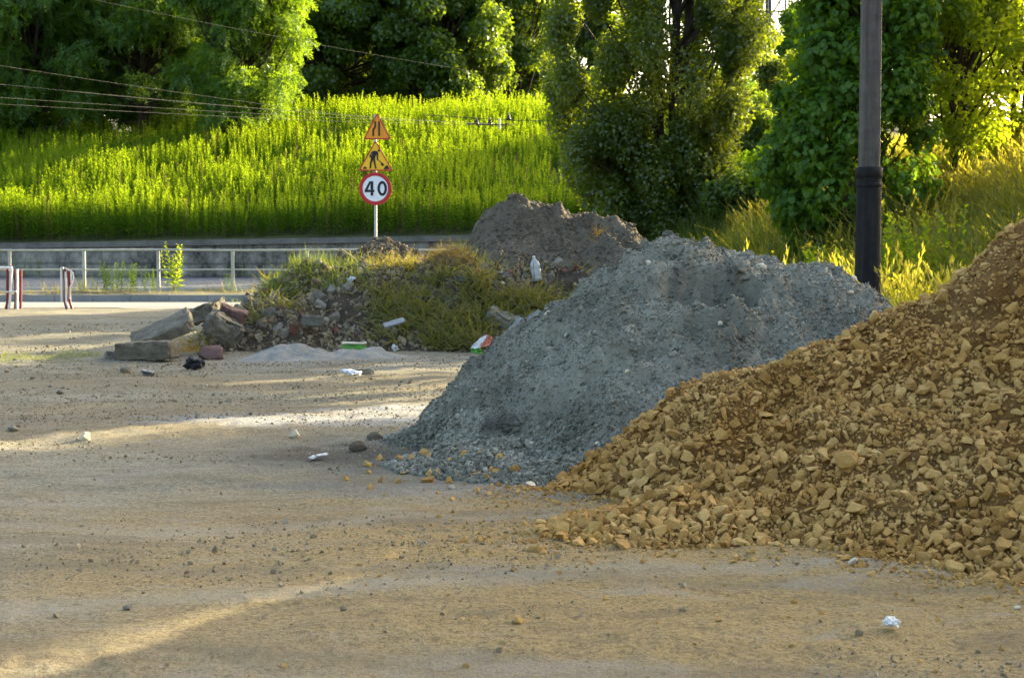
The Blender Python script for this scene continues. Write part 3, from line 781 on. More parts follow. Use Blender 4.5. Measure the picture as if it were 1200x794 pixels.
# -- grey mound chips
rg = np.random.default_rng(12)
X, Y, H = scatter(grey_h, -1.55, 4.0, 10.1, 13.1, 75000, rg, .0)
NG = slope_n(grey_h, X, Y); sz = np.clip(np.exp(rg.normal(math.log(.015), .5, len(X))) * (1 + .9 * smooth(.45, .05, H)), .007, .07)
ch = []; kk = rg.integers(0, len(ROCKS), len(X)); GZ = ground(X, Y)
for k in range(len(ROCKS)):
    s_ = np.where(kk == k)[0]
    ch.append(inst(ROCKS[k], np.c_[X[s_], Y[s_], H[s_] + GZ[s_]] + NG[s_] * (sz[s_] * .1)[:, None], rand_rot(len(s_), rg), sz[s_]))
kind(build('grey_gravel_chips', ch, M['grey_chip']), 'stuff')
for n_, (px, py, s, lab) in enumerate(((893, 312, .085, 'squarish pale stone beside the hollow near the crest of the grey mound'),
        (844, 379, .06, 'pale oval pebble in the middle of the grey mound'), (760, 309, .09, 'pale stone high on the shoulder of the grey mound'),
        (642, 368, .075, 'white stone on the steep outline slope of the grey mound'), (735, 436, .05, 'small pale stone on the lower slope of the grey mound'),
        (795, 430, .06, 'grey pebble below the middle of the grey mound'), (997, 344, .06, 'tan stone near the pole end of the grey mound'),
        (1000, 326, .08, 'flat pale stone by the crest at the pole end of the grey mound'), (561, 517, .055, 'smooth bluish pebble in the toe of the grey mound'),
        (622, 519, .05, 'yellowish pebble low on the front of the grey mound'), (700, 520, .045, 'pale pebble just above the tan stones on the grey mound'))):
    p = on_mound(px, py, grey_h, 9.9, 13.2)
    v, f = lump(60 + n_, 2, (1, .7, .75), .12, 1.5, 4)
    o = build('pale_stone', [(v * s, f)], M['pale_stone' if n_ not in (5, 8) else 'grey_chip'], shade=True); o.location = p; o.rotation_euler = (.2, .3, n_)
    tag(o, lab, 'stone')
# grey clods
for n_, (px, py, s, lab) in enumerate(((786, 268, .13, 'grey clod standing up at the peak of the grey mound'), (870, 318, .20, 'big grey clod in the hollow of the grey mound'),
        (760, 285, .12, 'grey clod on the crest shoulder of the grey mound'), (868, 350, .16, 'grey clod slumped below the hollow of the grey mound'),
        (820, 362, .14, 'lumpy grey clod under the smaller dent of the grey mound'), (600, 500, .16, 'dark grey clod where the slump begins in the grey mound'),
        (690, 345, .10, 'grey clod high on the long slope of the grey mound'), (790, 345, .11, 'grey clod in the middle of the grey mound face'))):
    p = on_mound(px, py, grey_h, 9.9, 13.2)
    v, f = lump(160 + n_, 4, (1, .8, .8), .35, 2.2, 5)
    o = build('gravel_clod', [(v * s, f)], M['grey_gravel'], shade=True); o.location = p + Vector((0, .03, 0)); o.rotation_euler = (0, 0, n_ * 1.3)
    tag(o, lab, 'clod')

# yellow stones scattered at the foot of the grey mound
rg = np.random.default_rng(13)
yl = [(470, 545), (496, 530), (505, 552), (520, 545), (530, 540), (540, 552), (548, 560), (560, 548), (572, 556), (585, 552), (598, 562), (455, 560), (480, 560), (440, 552), (430, 570), (515, 562), (556, 538), (462, 536), (488, 540), (500, 545), (512, 550), (525, 556), (538, 546), (550, 552), (565, 560), (490, 552), (475, 552), (446, 545), (606, 556), (543, 565), (420, 560), (533, 552), (497, 557), (522, 541)]
pr = None
for n_, (px, py) in enumerate(yl):
    p = ground_at(px, py); z = float(ground(p.x, p.y) + max(0, grey_h(np.array([p.x]), np.array([p.y]))[0]))
    if n_ < 5:
        o = build('yellow_stone', [(hull_rock(300 + n_, 13, (1, .8, .6))[0], hull_rock(300 + n_, 13, (1, .8, .6))[1])], M['tan_stone'])
        if pr is None: pr = []
        pr.append(o)
    else: o = pr[n_ % 5].copy(); C.objects.link(o)
    s = rg.uniform(.045, .12); o.scale = (s, s, s); p = p + Vector((rg.normal(0, .08), rg.normal(0, .06), 0)); z = float(ground(p.x, p.y) + max(0, grey_h(np.array([p.x]), np.array([p.y]))[0])); o.location = (p.x, p.y, z + s * .1); o.rotation_euler = rg.uniform(0, 6, 3)
    tag(o, 'yellowish stone scattered before the toe of the grey mound', 'stone', 'yellow stones before the grey mound')

# ------------------------------------------------------------------ rubble heap
def rubble_h(x, y):
    hx = np.interp(x, [-5.7, -5.3, -4.95, -4.4, -3.6, -2.9, -2.2, -1.5, -.8, 0, .6, 1.3, 2.2, 3.2, 4], [-.1, .05, .36, .80, 1.12, 1.28, 1.38, 1.40, 1.34, 1.18, 1.12, 1.0, .8, .3, -.1])
    yc = 26.2
    d = y - yc
    front = hx * (1 - np.power(np.clip(-d / 2.4, 0, 2), 1.25))
    back = hx - .55 * np.maximum(d - .2, 0)
    h = np.where(d < 0, front, back)
    a = smooth(-.05, .3, h)
    return h + a * (.16 * fbm(x * 1.1, y * 1.1, None, 4, 81) + .07 * fbm(x * 4, y * 4, None, 3, 82) + .03 * fbm(x * 12, y * 12, None, 2, 83)) - .04
o = heightfield('rubble_mound', rubble_h, -6, 4.2, 22.5, 29.5, 420, 320, M['rubble_soil'])
tag(o, 'low overgrown mound of dark earth and rubble with matted grass', 'rubble pile')

def dirt_h(x, y):
    hx = np.interp(x, [-1.7, -1.25, -.85, -.35, .1, .6, 1.3, 1.95, 2.45, 2.8, 3.3, 4], [-.1, 1.0, 1.65, 2.25, 2.45, 2.33, 2.15, 1.93, 1.7, 1.42, .9, .2])
    yc = 29.6; d = y - yc
    front = hx * (1 - np.power(np.clip(-d / 2.9, 0, 2), 1.15)); back = hx - .5 * np.maximum(d, 0)
    h = np.where(d < 0, front, back); a = smooth(-.05, .3, h)
    h = h + a * (.20 * fbm(x * .9, y * .9, h, 4, 91) + .07 * fbm(x * 4, y * 4, None, 3, 92) + .02 * fbm(x * 13, y * 13, None, 2, 93))
    h = h - a * .17 * np.maximum(0, fbm(x * 1.7 + y * .3, y * .4, None, 3, 94))
    return h
o = heightfield('dirt_mound', dirt_h, -1.6, 4.2, 26.3, 34, 360, 360, M['dark_dirt'])
tag(o, 'tall mound of dark brown earth standing behind the overgrown rubble', 'dirt pile')

def spoil_h(x, y):
    hx = np.interp(x, [-4.6, -4.0, -3.6, -3.1, -2.8, -2.5, -2.25, -1.9, -1.5, -1.0], [-.1, .9, 1.3, 1.5, 1.62, 1.66, 1.6, 1.42, 1.0, -.1])
    d = np.abs(y - 30.6)
    h = hx * (1 - np.power(np.clip(d / 2.2, 0, 1.5), 1.3)); a = smooth(0, .3, h)
    return h - .05 + a * (.09 * fbm(x * 2.2, y * 2.2, None, 3, 101) + .05 * fbm(x * 8, y * 8, None, 3, 102))
o = heightfield('gravel_mound', spoil_h, -5.5, -.6, 28, 33.4, 260, 260, M['rubble_soil'])
tag(o, 'small mound of brownish gravel in front of the road sign post', 'gravel pile')
rg = np.random.default_rng(21)
X, Y, H = scatter(spoil_h, -4.8, -1.4, 29, 31, 5000, rg, .2)
sz = np.clip(np.exp(rg.normal(math.log(.05), .4, len(X))), .02, .14)
kind(build('brownish_gravel_chips', [inst(ROCKS[3], np.c_[X, Y, H + ground(X, Y)], rand_rot(len(X), rg), sz)], M['crumb']), 'stuff')

def sand_h(x, y):
    h = .17 * np.exp(-((x + 3.25) / .6) ** 2 - ((y - 22.3) / .55) ** 2) + .13 * np.exp(-((x + 2.2) / .7) ** 2 - ((y - 22.5) / .4) ** 2)
    return h - .03 + .045 * fbm(x * 3.5, y * 3.5, None, 4, 111) * smooth(0, .1, h)
o = heightfield('sand_mound', sand_h, -5, -1, 21.2, 23.8, 220, 160, M['sand'])
tag(o, 'low pale grey sand pile on the yard at the foot of the rubble', 'sand pile')

# crumbs and stones all over the rubble heap (small), then single pieces
rg = np.random.default_rng(22)
X, Y, H = scatter(rubble_h, -5.7, 2.4, 23.3, 27, 14000, rg, .0, lambda x, y: np.clip(.65 - .22 * (x + 1.5) + .5 * fbm(x, y, None, 3, 120), .12, 1))
sz = np.clip(np.exp(rg.normal(math.log(.055), .5, len(X))), .02, .17)
ch = []; kk = rg.integers(0, 9, len(X)); GZ = ground(X, Y)
for k in range(9):
    s_ = np.where(kk == k)[0]; ch.append(inst(ROCKS[k], np.c_[X[s_], Y[s_], H[s_] + GZ[s_] + sz[s_] * .1], rand_rot(len(s_), rg), sz[s_]))
kind(build('rubble_fragments', ch, M['crumb']), 'stuff')
X, Y, H = scatter(dirt_h, -1.2, 3.5, 26.5, 30, 5000, rg, .1)
sz = np.clip(np.exp(rg.normal(math.log(.045), .45, len(X))), .015, .16)
kind(build('earth_clods', [inst(ROCKS[5], np.c_[X, Y, H + ground(X, Y)], rand_rot(len(X), rg), sz)], M['dark_dirt']), 'stuff')

# rubble stones one can tell: grey, brown, red pieces along the dark flank
rs = [hull_rock(400 + i, 13, (1, .8, .7)) for i in range(6)]
protos = {}
for n_ in range(70):
    mk = ('grey_stone', 'grey_stone', 'red_stone', 'brick', 'concrete')[n_ % 5]
    px = rg.uniform(262, 420) if n_ < 46 else rg.uniform(560, 690); py = (rg.uniform(330, 395) if n_ < 46 else rg.uniform(305, 335))
    p = on_mound(px, py, rubble_h, 23.2, 27.2)
    k = (mk, n_ % 6)
    if k not in protos: o = protos[k] = build('rubble_stone', [rs[n_ % 6]], M[mk])
    else: o = protos[k].copy(); C.objects.link(o)
    s = rg.uniform(.10, .32) if n_ < 46 else rg.uniform(.1, .26)
    o.scale = (s, s, s); o.location = p + Vector((0, .05, s * .08)); o.rotation_euler = rg.uniform(0, 6, 3)
    cn = {'grey_stone': 'grey', 'red_stone': 'reddish', 'brick': 'broken brick', 'concrete': 'pale concrete'}[mk]
    where = 'on the dark stony flank of the rubble mound' if n_ < 46 else 'on the rubble below the dark earth mound'
    tag(o, f'{cn} rubble piece {where}', 'rubble', f'{cn} pieces {where}')

# big pieces at the end of the rubble
def block(name, px, py, Y_, dims, rot, m, label, seed, dz=0, amp=.02, cat='concrete block'):
    p = at(px, py, Y_)
    v, f = rough_block(seed, *dims, amp=amp)
    o = build(name, [(v, f)], m, shade=False); o.location = (p.x, p.y, p.z + dz); o.rotation_euler = rot
    return tag(o, label, cat)
block('concrete_block', 173, 411, 21.9, (.84, .42, .27), (0, R(-3), R(-12)), M['concrete'], 'long mossy concrete block lying on the yard with its end face in the sun', 1)
block('concrete_slab', 190, 388, 22.8, (.95, .68, .18), (R(16), R(-24), R(8)), M['concrete'], 'tilted concrete slab leaning behind the long mossy block', 2)
block('concrete_slab', 262, 385, 23.3, (.55, .42, .36), (R(12), R(28), R(20)), M['concrete'], 'broken grey concrete lump tilted above the reddish boulder', 3, amp=.05)
block('stone_block', 273, 368, 23.6, (.42, .3, .2), (R(8), R(20), R(10)), M['red_stone'], 'dark red squared stone on top of the concrete rubble', 4, cat='stone block')
block('concrete_slab', 242, 366, 24.0, (.55, .5, .25), (R(8), R(-20), R(-20)), M['concrete'], 'rough concrete chunk behind the dark red squared stone', 5, amp=.05)
block('concrete_block', 136, 417, 22.2, (.3, .3, .16), (0, 0, .4), M['grey_stone'], 'low grey stone at the outer end of the long mossy block', 6, amp=.04)
block('concrete_block', 367, 376, 24.1, (.34, .22, .17), (0, R(4), R(10)), M['grey_stone'], 'greenish grey squared stone on the front of the rubble mound', 7)
block('concrete_block', 295, 356, 24.9, (.3, .25, .2), (R(10), R(24), .3), M['grey_stone'], 'grey angular block at the shoulder of the rubble mound', 8)
block('concrete_block', 314, 367, 24.5, (.28, .2, .16), (0, R(-12), .1), M['grey_stone'], 'light grey block just under the shoulder of the rubble mound', 9)
block('concrete_slab', 590, 377, 24.5, (.55, .3, .3), (R(20), R(22), -.3), M['grey_stone'], 'pale rock poking from the matted grass near the grey mound', 10, amp=.05)
block('concrete_slab', 600, 387, 24.0, (.5, .22, .08), (R(10), R(-42), .2), M['slab_pale'], 'pale thin slab leaning between the grass and the grey mound', 11, amp=.012, cat='slab')
block('concrete_slab', 625, 371, 24.4, (.3, .2, .07), (R(10), R(-30), .2), M['slab_pale'], 'smaller pale slab piece above the leaning slab by the grey mound', 12, amp=.012, cat='slab')
block('board', 462, 378, 23.9, (.34, .2, .03), (R(14), R(-17), .2), M['slab_pale'], 'grey flat board lying on the grassy side of the rubble mound', 13, amp=.006, cat='board')
block('concrete_block', 427, 438, 19.4, (.22, .18, .13), (0, 0, .3), M['grey_stone'], 'dark grey stone block on the yard beside a bluish wrapper', 14, amp=.03)
rock_thing('boulder', 247, 402, .40, M['red_stone'], 'rounded reddish boulder beside the long mossy concrete block', 'boulder', Y_=22.3, seed=31, stretch=(1, .9, .72), sink=.2)
rock_thing('boulder', 495, 348, .34, M['rubber'], 'black lump of tar half buried in the rubble mound', 'tar lump', Y_=25.0, fn=rubble_h, seed=32, stretch=(1, .7, .6))
rock_thing('boulder', 540, 344, .28, M['rubber'], 'smaller black lump glinting in the rubble mound', 'tar lump', Y_=25.1, fn=rubble_h, seed=33, stretch=(1, .6, .6))
rock_thing('earth_clod', 420, 528, .17, M['rubble_soil'], 'dark clod of earth by the dead weeds before the grey mound', 'clod', seed=34, stretch=(1, .9, .7), sink=.3)
rock_thing('earth_clod', 440, 512, .13, M['dark_dirt'], 'brown clod of earth behind the dark one before the grey mound', 'clod', seed=35)

# ------------------------------------------------------------------ loose ground gravel
rg = np.random.default_rng(31)
n = 130000
Yg = 4.8 * np.power(29 / 4.8, rg.uniform(size=n)); Xg = (rg.uniform(-1, 1, n)) * (.36 * Yg + .3)
d = np.clip(.006 + 1.1 * np.maximum(0, fbm(Xg * .5, Yg * .9, None, 4, 131) - .3) * (.35 + .65 * smooth(7, 11, Yg)) + .85 * smooth(10.2, 13.5, Yg) * np.clip(.45 + 1.3 * fbm(Xg * .35, Yg * 1.1, None, 3, 133), .05, 1), 0, 1)
k = (rg.uniform(size=n) < d) & (brown_h(Xg, Yg) < 0) & (grey_h(Xg, Yg) < .02) & (embank(Xg, Yg) < .1)
Xg, Yg = Xg[k], Yg[k]
sz = np.clip(np.exp(rg.normal(math.log(.0095), .5, len(Xg))), .004, .045) * (1 + .05 * (Yg - 5))
ch = []; kk = rg.integers(0, len(ROCKS), len(Xg)); GZ = ground(Xg, Yg)
for q in range(len(ROCKS)):
    s_ = np.where(kk == q)[0]; ch.append(inst(ROCKS[q], np.c_[Xg[s_], Yg[s_], GZ[s_] + sz[s_] * .12], rand_rot(len(s_), rg), sz[s_]))
kind(build('yard_gravel', ch, M['crumb']), 'stuff')
# tan crumbs spread around the brown mound
n = 60000
Xg = rg.uniform(-1.0, 3.2, n); Yg = rg.uniform(5.6, 10.6, n)
dd = np.minimum(np.abs(Yg - brown_base(Xg)) + 1.1 * np.maximum(0, .25 - Xg + .5 * vnoise(Xg * 2, Yg * 2, seed=77)), np.hypot((Xg - .5) / 1.2, (Yg - 8.4) / .7) * .8)
k = (rg.uniform(size=n) < .8 * np.exp(-dd / .22) + .004) & (brown_h(Xg, Yg) < .03)
Xg, Yg = Xg[k], Yg[k]; sz = np.clip(np.exp(rg.normal(math.log(.015), .55, len(Xg))), .005, .05)
kind(build('tan_stone_crumbs', [inst(ROCKS[7], np.c_[Xg, Yg, ground(Xg, Yg) + sz * .12], rand_rot(len(Xg), rg), sz)], M['tan_stone']), 'stuff')

singles = [(609, 730, .055, 'tan_stone', 'lone tan stone on the bare yard between the stone spill and the sunlit dust'), (862, 655, .055, 'tan_stone', 'tan stone lying just off the foot of the stone mound'),
           (150, 714, .05, 'grey_stone', 'small earthy stone alone on the grey dusty yard'), (221, 650, .032, 'grey_stone', 'small grey pebble just behind a brown one on the open yard'),
           (223, 661, .036, 'crumb', 'small brown pebble just in front of a grey one on the open yard'), (586, 764, .04, 'crumb', 'flat brown stone in front of the lone tan stone'),
           (800, 714, .035, 'crumb', 'brown pebble on the tan dust midway between paper and lone stone'), (1007, 743, .035, 'crumb', 'brown stone close beside the crumpled white paper'),
           (1193, 712, .04, 'pale_stone', 'pale stone on the tan dust at the edge of the yard'), (1000, 660, .06, 'pale_stone', 'pale flat stone at the foot of the stone mound nearest the paper'),
           (622, 569, .07, 'pale_stone', 'smooth pale pebble at the toe of the grey mound beside the tan stones'), (582, 568, .07, 'grey_chip', 'grey pebble at the toe of the grey mound'),
           (530, 572, .06, 'pale_stone', 'whitish pebble in front of the yellow stones'), (100, 515, .10, 'pale_stone', 'whitish stone on the gravelly part of the open yard'),
           (147, 437, .16, 'grey_stone', 'rounded grey stone in front of the long mossy block'), (345, 512, .11, 'pale_stone', 'pale flat stone beyond the dead weeds'),
           (185, 640, .025, 'crumb', 'tiny dark crumb on the open grey yard'), (330, 545, .04, 'crumb', 'brown pebble in the streak of sun on the yard'),
           (72, 462, .12, 'grey_stone', 'grey stone in the sunlit gravel band'), (15, 505, .10, 'grey_chip', 'bluish grey stone on the gravel at the frame edge')]
for n_, (px, py, s, mk, lab) in enumerate(singles):
    rock_thing('loose_stone', px, py, s, M[mk], lab, 'stone', seed=500 + n_, maker='hull', stretch=(1, .85, .7), sink=.2)

# ------------------------------------------------------------------ litter
def crumple(seed, s, stretch=(1, .9, .8)):
    v, f = lump(seed, 3, stretch, .5, 2.6, 9); return v * s, f
p = ground_at(1045, 740)
o = build('crumpled_paper', [crumple(3, .062)], M['plastic_white']); o.location = (p.x, p.y, .03 + float(ground(p.x, p.y))); tag(o, 'crumpled white paper ball lying on the tan dust', 'paper litter')
def litter(name, px, py, s, m, lab, seed, stretch=(1, .8, .35), fn=None, y0=23, y1=27, lift=.02):
    p = on_mound(px, py, fn, y0, y1) if fn else ground_at(px, py)
    z = p.z if fn else float(ground(p.x, p.y))
    o = build(name, [crumple(seed, s, stretch)], m); o.location = (p.x, p.y - .03, z + lift + s * stretch[2] * .3); o.rotation_euler = (.2, .1, seed); return tag(o, lab, 'litter')
litter('paper_scrap', 375, 535, .16, M['plastic_white'], 'flat white scrap lying in the dead weeds before the grey mound', 4, (1, .6, .22))
litter('paper_scrap', 463, 411, .14, M['plastic_white'], 'white crumpled scrap under the matted grass', 5, (1, .8, .7))
litter('paper_scrap', 360, 394, .11, M['plastic_white'], 'white cup-sized scrap on the stones above the sand pile', 6, (1, .9, .9))
litter('foil_wrapper', 411, 440, .24, M['blue_foil'], 'bluish foil wrapper beside the dark grey stone block', 7, (1, .7, .3))
litter('paper_scrap', 172, 438, .32, M['slab_pale'], 'pale flat scrap in front of the long mossy block', 8, (1, .6, .22))
litter('paper_scrap', 413, 331, .13, M['blue_foil'], 'bluish white scrap high on the dark rubble', 9, (1, .9, .9), rubble_h)
litter('rubber_scrap', 228, 431, .26, M['rubber'], 'black curled rubber scrap on the yard near the reddish boulder', 10, (1, .8, .75))
litter('rubber_scrap', 560, 320, .12, M['salmon'], 'pinkish scrap by the top of the matted grass', 11, (1, .8, .8), rubble_h)

# red, white and green packet
p = at(563, 410, 23.3); t = thing('crisp_packet', 'crumpled white, red and green packet at the foot of the matted grass', 'packet', (p.x, p.y, float(ground(p.x, p.y)) + .12))
def sheetlet(pts, seed, m, name):
    g = np.linspace(0, 1, 9); U, Vv = np.meshgrid(g, g)
    a, b, c_, d = [np.array(q, float) for q in pts]
    P = (a * (1-U)[..., None] + b * U[..., None]) * (1-Vv)[..., None] + (d * (1-U)[..., None] + c_ * U[..., None]) * Vv[..., None]
    P[..., 1] += .03 * fbm(U * 4 + seed, Vv * 4, None, 3, seed)
    r = build(name, [gridmesh(P[..., 0], P[..., 1], P[..., 2])], m, t)
    md = r.modifiers.new('thickness', 'SOLIDIFY'); md.thickness = .012
sheetlet([(-.16, -.02, -.05), (.0, -.06, -.03), (.10, -.02, .17), (.0, .02, .12)], 1, M['plastic_white'], 'white_panel')
sheetlet([(.0, -.07, -.03), (.16, -.04, .02), (.18, -.01, .13), (.10, -.03, .17)], 2, M['salmon'], 'red_panel')
sheetlet([(-.15, -.04, -.11), (.03, -.08, -.11), (.0, -.07, -.03), (-.16, -.03, -.05)], 3, M['green_card'], 'green_panel')
# green carton with a pale top
p = at(415, 405, 23.2); t = thing('flattened_carton', 'crushed green carton with a cream top at the foot of the rubble', 'carton', (p.x, p.y, float(ground(p.x, p.y))), .1)
v, f = rough_block(71, .36, .14, .13, amp=.03); v[:, 2] += .065; build('carton_body', [(v, f)], M['green_card'], t)
v, f = rough_block(72, .37, .16, .025, amp=.012); v[:, 2] += .15; build('carton_flap', [(v, f)], M['pale_stone'], t)
# plastic bottle, upside down against the rubble
p = on_mound(630, 328, rubble_h, 24, 27.5); t = thing('plastic_bottle', 'milky plastic bottle standing on the rubble before the dark earth mound', 'bottle', (p.x, p.y - .05, p.z - .03)); t.rotation_euler = (R(-10), R(-9), 0)
prof = [(.0, .0), (.05, .004), (.075, .03), (.075, .07), (.07, .085), (.075, .10), (.077, .2), (.07, .215), (.077, .23), (.077, .28), (.06, .34), (.028, .385), (.018, .40), (.018, .425)]
V = []; F = []
for r_, z_ in prof:
    for j in range(14): V.append((r_ * math.cos(j * .4488) * 1.1, r_ * math.sin(j * .4488), z_))
for i in range(len(prof) - 1):
    for j in range(14): a, b = i * 14 + j, i * 14 + (j + 1) % 14; F.append((a, b, b + 14, a + 14))
build('bottle_body', [(np.array(V), np.array(F))], M['plastic_clear'], t, True)
build('cap', tube([(0, 0, .42), (0, 0, .445)], .024, 12), M['white_paint'], t)
# a stick on the gravel mound
a, b = at(398, 291, 28.6), at(424, 310, 28.2)
o = build('stick', tube([a, (a + b) / 2 + Vector((0, 0, .02)), b], [.02, .017, .012], 6), M['straw']); tag(o, 'bare pale stick leaning on the brownish gravel mound', 'stick')

# ------------------------------------------------------------------ utility pole
bp = Vector(((1016.5 - 600) / FPX * 18, 18, 0))
pl = thing('utility_pole', 'tall grey weathered concrete utility pole in a black tarred sleeve behind the grey mound', 'pole', bp)
k = 18 / FPX
V = []; F = []; n = 12
zs = np.linspace(2.45, 9.5, 40)
for z_ in zs:
    r_ = (11.9 - .2 * (z_ - 1.4)) * k
    for j in range(24):
        an = j * 2 * math.pi / 24; ca, sa = math.cos(an), math.sin(an)
        # chamfered square section with a groove
        q = (abs(ca) ** 4 + abs(sa) ** 4) ** (-1 / 4)
        if abs(((math.degrees(an) - 246 + 180) % 360) - 180) < 9: q *= .86
        V.append((r_ * q * ca, r_ * q * sa, z_))
for i in range(len(zs) - 1):
    for j in range(24): a, b = i * 24 + j, i * 24 + (j + 1) % 24; F.append((a, b, b + 24, a + 24))
build('pole_shaft', [(np.array(V), np.array(F))], M['pole'], pl)
zc = 1.6 + (291 - 200) / FPX * 18
build('sleeve', tube([(0, 0, -.3), (0, 0, .5), (0, 0, zc - .04)], [16.0 * k, 15.6 * k, 14.2 * k], 20), M['tar'], pl, True)
build('collar', tube([(0, 0, zc - .09), (0, 0, zc - .085), (0, 0, zc + .03), (0, 0, zc + .035)], [14.4 * k, 15.6 * k, 15.6 * k, 13.6 * k], 20), M['tar'], pl, True)
build('collar_rim', tube([(0, 0, zc - .20), (0, 0, zc - .195), (0, 0, zc - .155), (0, 0, zc - .15)], [14.5 * k, 15.4 * k, 15.4 * k, 14.5 * k], 20), M['tar'], pl, True)

# ------------------------------------------------------------------ road sign
SY = 40.6; ppm = FPX / SY
sg = thing('road_sign', 'road sign post with two orange warning triangles above a round red speed limit plate', 'road sign', ((440.5 - 600) / ppm, SY, .36))
def sz_(py): return CAMZ + (291 - py) / ppm - .36
build('post', tube([(0, .06, -.1), (0, .06, sz_(136))], .038, 10), M['galv'], sg, True)
def tri(name, cxp, y_top, y_bot, wpx, m, label):
    z0, z1 = sz_(y_bot), sz_(y_top); hw = wpx / 2 / ppm; cx = (cxp - 440.5) / ppm
    def rt(hw, z0, z1, r):
        c = [(cx - hw, z0), (cx + hw, z0), (cx, z1)]; out = []
        cen = np.mean(c, 0)
        for i in range(3):
            p = np.array(c[i]); a = np.array(c[i - 1]) - p; b = np.array(c[(i + 1) % 3]) - p
            a = a / np.linalg.norm(a); b = b / np.linalg.norm(b)
            for t_ in np.linspace(0, 1, 5):
                q = (1 - t_) ** 2 * (p + a * r) + 2 * t_ * (1 - t_) * p + t_ ** 2 * (p + b * r); out.append(tuple(q))
        return out
    pr = build(name, prism(rt(hw, z0, z1, .07), .0, .02), M['sign_red'], sg); pr['label'] = label
    e = .034
    build('panel_face', prism(rt(hw - e * 1.7, z0 + e, z1 - e * 2, .05), -.005, .012), m, pr)
    return pr, cx
t1, cx1 = tri('lane_narrows_plate', 443, 133.5, 164.5, 33, M['sign_orange'], 'upper orange triangle showing a road narrowing')
t2, cx2 = tri('roadworks_plate', 441, 165, 201, 40.5, M['sign_yellow'], 'middle amber triangle showing a man digging')
Z = 6.617
def zp(pts):      # points in the enlarged 60x120 px crop at (410,125)
    return [((410 + x / Z - 440.5) / ppm, sz_(125 + y / Z)) for x, y in pts]
build('lane_symbol', prism(zp([(197, 122), (210, 122), (210, 165), (195, 190), (195, 236), (181, 236), (181, 186), (197, 160)]), -.012, -.006) +
      prism(zp([(226, 122), (240, 122), (240, 236), (226, 236)]), -.012, -.006), M['sign_black'], t1)
def disc(cx, cy, r, n=14): return [(cx + r * math.cos(i * 2 * math.pi / n), cy + r * math.sin(i * 2 * math.pi / n)) for i in range(n)]
syms = [disc(231, 346, 9), [(174, 356), (192, 348), (216, 350), (226, 362), (214, 374), (204, 392), (200, 412), (168, 414), (172, 392), (184, 370)],
        [(176, 354), (186, 366), (170, 384), (176, 398), (168, 404), (156, 388)], [(214, 362), (226, 366), (224, 398), (226, 416), (216, 420), (213, 396)],
        [(168, 412), (188, 412), (174, 444), (172, 476), (164, 484), (154, 484), (160, 474), (160, 444)], [(184, 412), (200, 410), (204, 440), (208, 474), (216, 484), (200, 484), (192, 446)],
        [(212, 412), (216, 408), (256, 440), (252, 446)], [(244, 444), (258, 440), (272, 458), (262, 466), (250, 460)],
        [(264, 490), (280, 466), (290, 456), (300, 466), (314, 490)], [(104, 487), (114, 474), (124, 468), (134, 478), (138, 487)]]
ch = []
for i, s in enumerate(syms): ch += prism(zp(s), -.012 - .0007 * i, -.006)
build('digger_symbol', ch, M['sign_black'], t2)
cz = sz_(221.5); rr = 19.2 / ppm
rd = [(rr * math.cos(i * math.pi / 24), cz + rr * math.sin(i * math.pi / 24)) for i in range(48)]
ri = [(rr * .77 * math.cos(i * math.pi / 24), cz + rr * .77 * math.sin(i * math.pi / 24)) for i in range(48)]
cpp = build('speed_limit_plate', prism(rd, 0, .02), M['sign_red'], sg); cpp['label'] = 'round speed limit plate with a red ring'
build('white_face', prism(ri, -.005, .012), M['sign_white'], cpp)
ch = []
ch4 = [(152, 582), (185, 582), (185, 648), (193, 648), (193, 667), (185, 667), (185, 692), (165, 692), (165, 667), (120, 667), (120, 648)]
# digit 4 as bars so that its counter stays open
ch += prism(zp([(165, 582), (186, 582), (186, 692), (165, 692)]), -.012, -.006)
ch += prism(zp([(119, 647), (194, 647), (194, 666), (119, 666)]), -.0127, -.006)
ch += prism(zp([(156, 582), (172, 582), (142, 648), (119, 650)]), -.0134, -.006)
n0 = 28; o_, i_ = [], []
for q in range(n0):
    a = q * 2 * math.pi / n0; o_.append((255 + 37 * math.cos(a), 637 + 57 * math.sin(a))); i_.append((255 + 17 * math.cos(a), 637 + 37 * math.sin(a)))
for q in range(n0):
    r2 = (q + 1) % n0
    ch += prism(zp([o_[q], o_[r2], i_[r2], i_[q]]), -.012, -.006)
build('speed_number', ch, M['sign_black'], cpp)
for z_ in (sz_(150), sz_(183), sz_(221)):
    build('bracket', [box(-.06, .06, .021, .075, z_ - .02, z_ + .02)], M['galv'], sg)

# ------------------------------------------------------------------ railing
ry = 45.4; rp = FPX / ry
rl = thing('railing', 'long pale two-rail pedestrian railing along the path below the wall', 'railing', (0, ry, .42))
zt, zm = CAMZ + (291 - 293) / rp - .42, CAMZ + (291 - 316) / rp - .42
build('top_rail', tube([(x, 0, zt + .008 * math.sin(x)) for x in np.linspace(-30, 1.5, 40)], .034, 8), M['rail'], rl, True)
build('middle_rail', tube([(x, 0, zm + .008 * math.sin(x * 1.3)) for x in np.linspace(-30, 1.5, 40)], .026, 8), M['rail'], rl, True)
x0 = (99 - 600) / rp; dx = 87 / rp
for i in range(-7, 7):
    x = x0 + i * dx
    build('rail_post', [box(x - .045, x + .045, -.03, .03, 0, zt - .03)], M['rail'], rl)

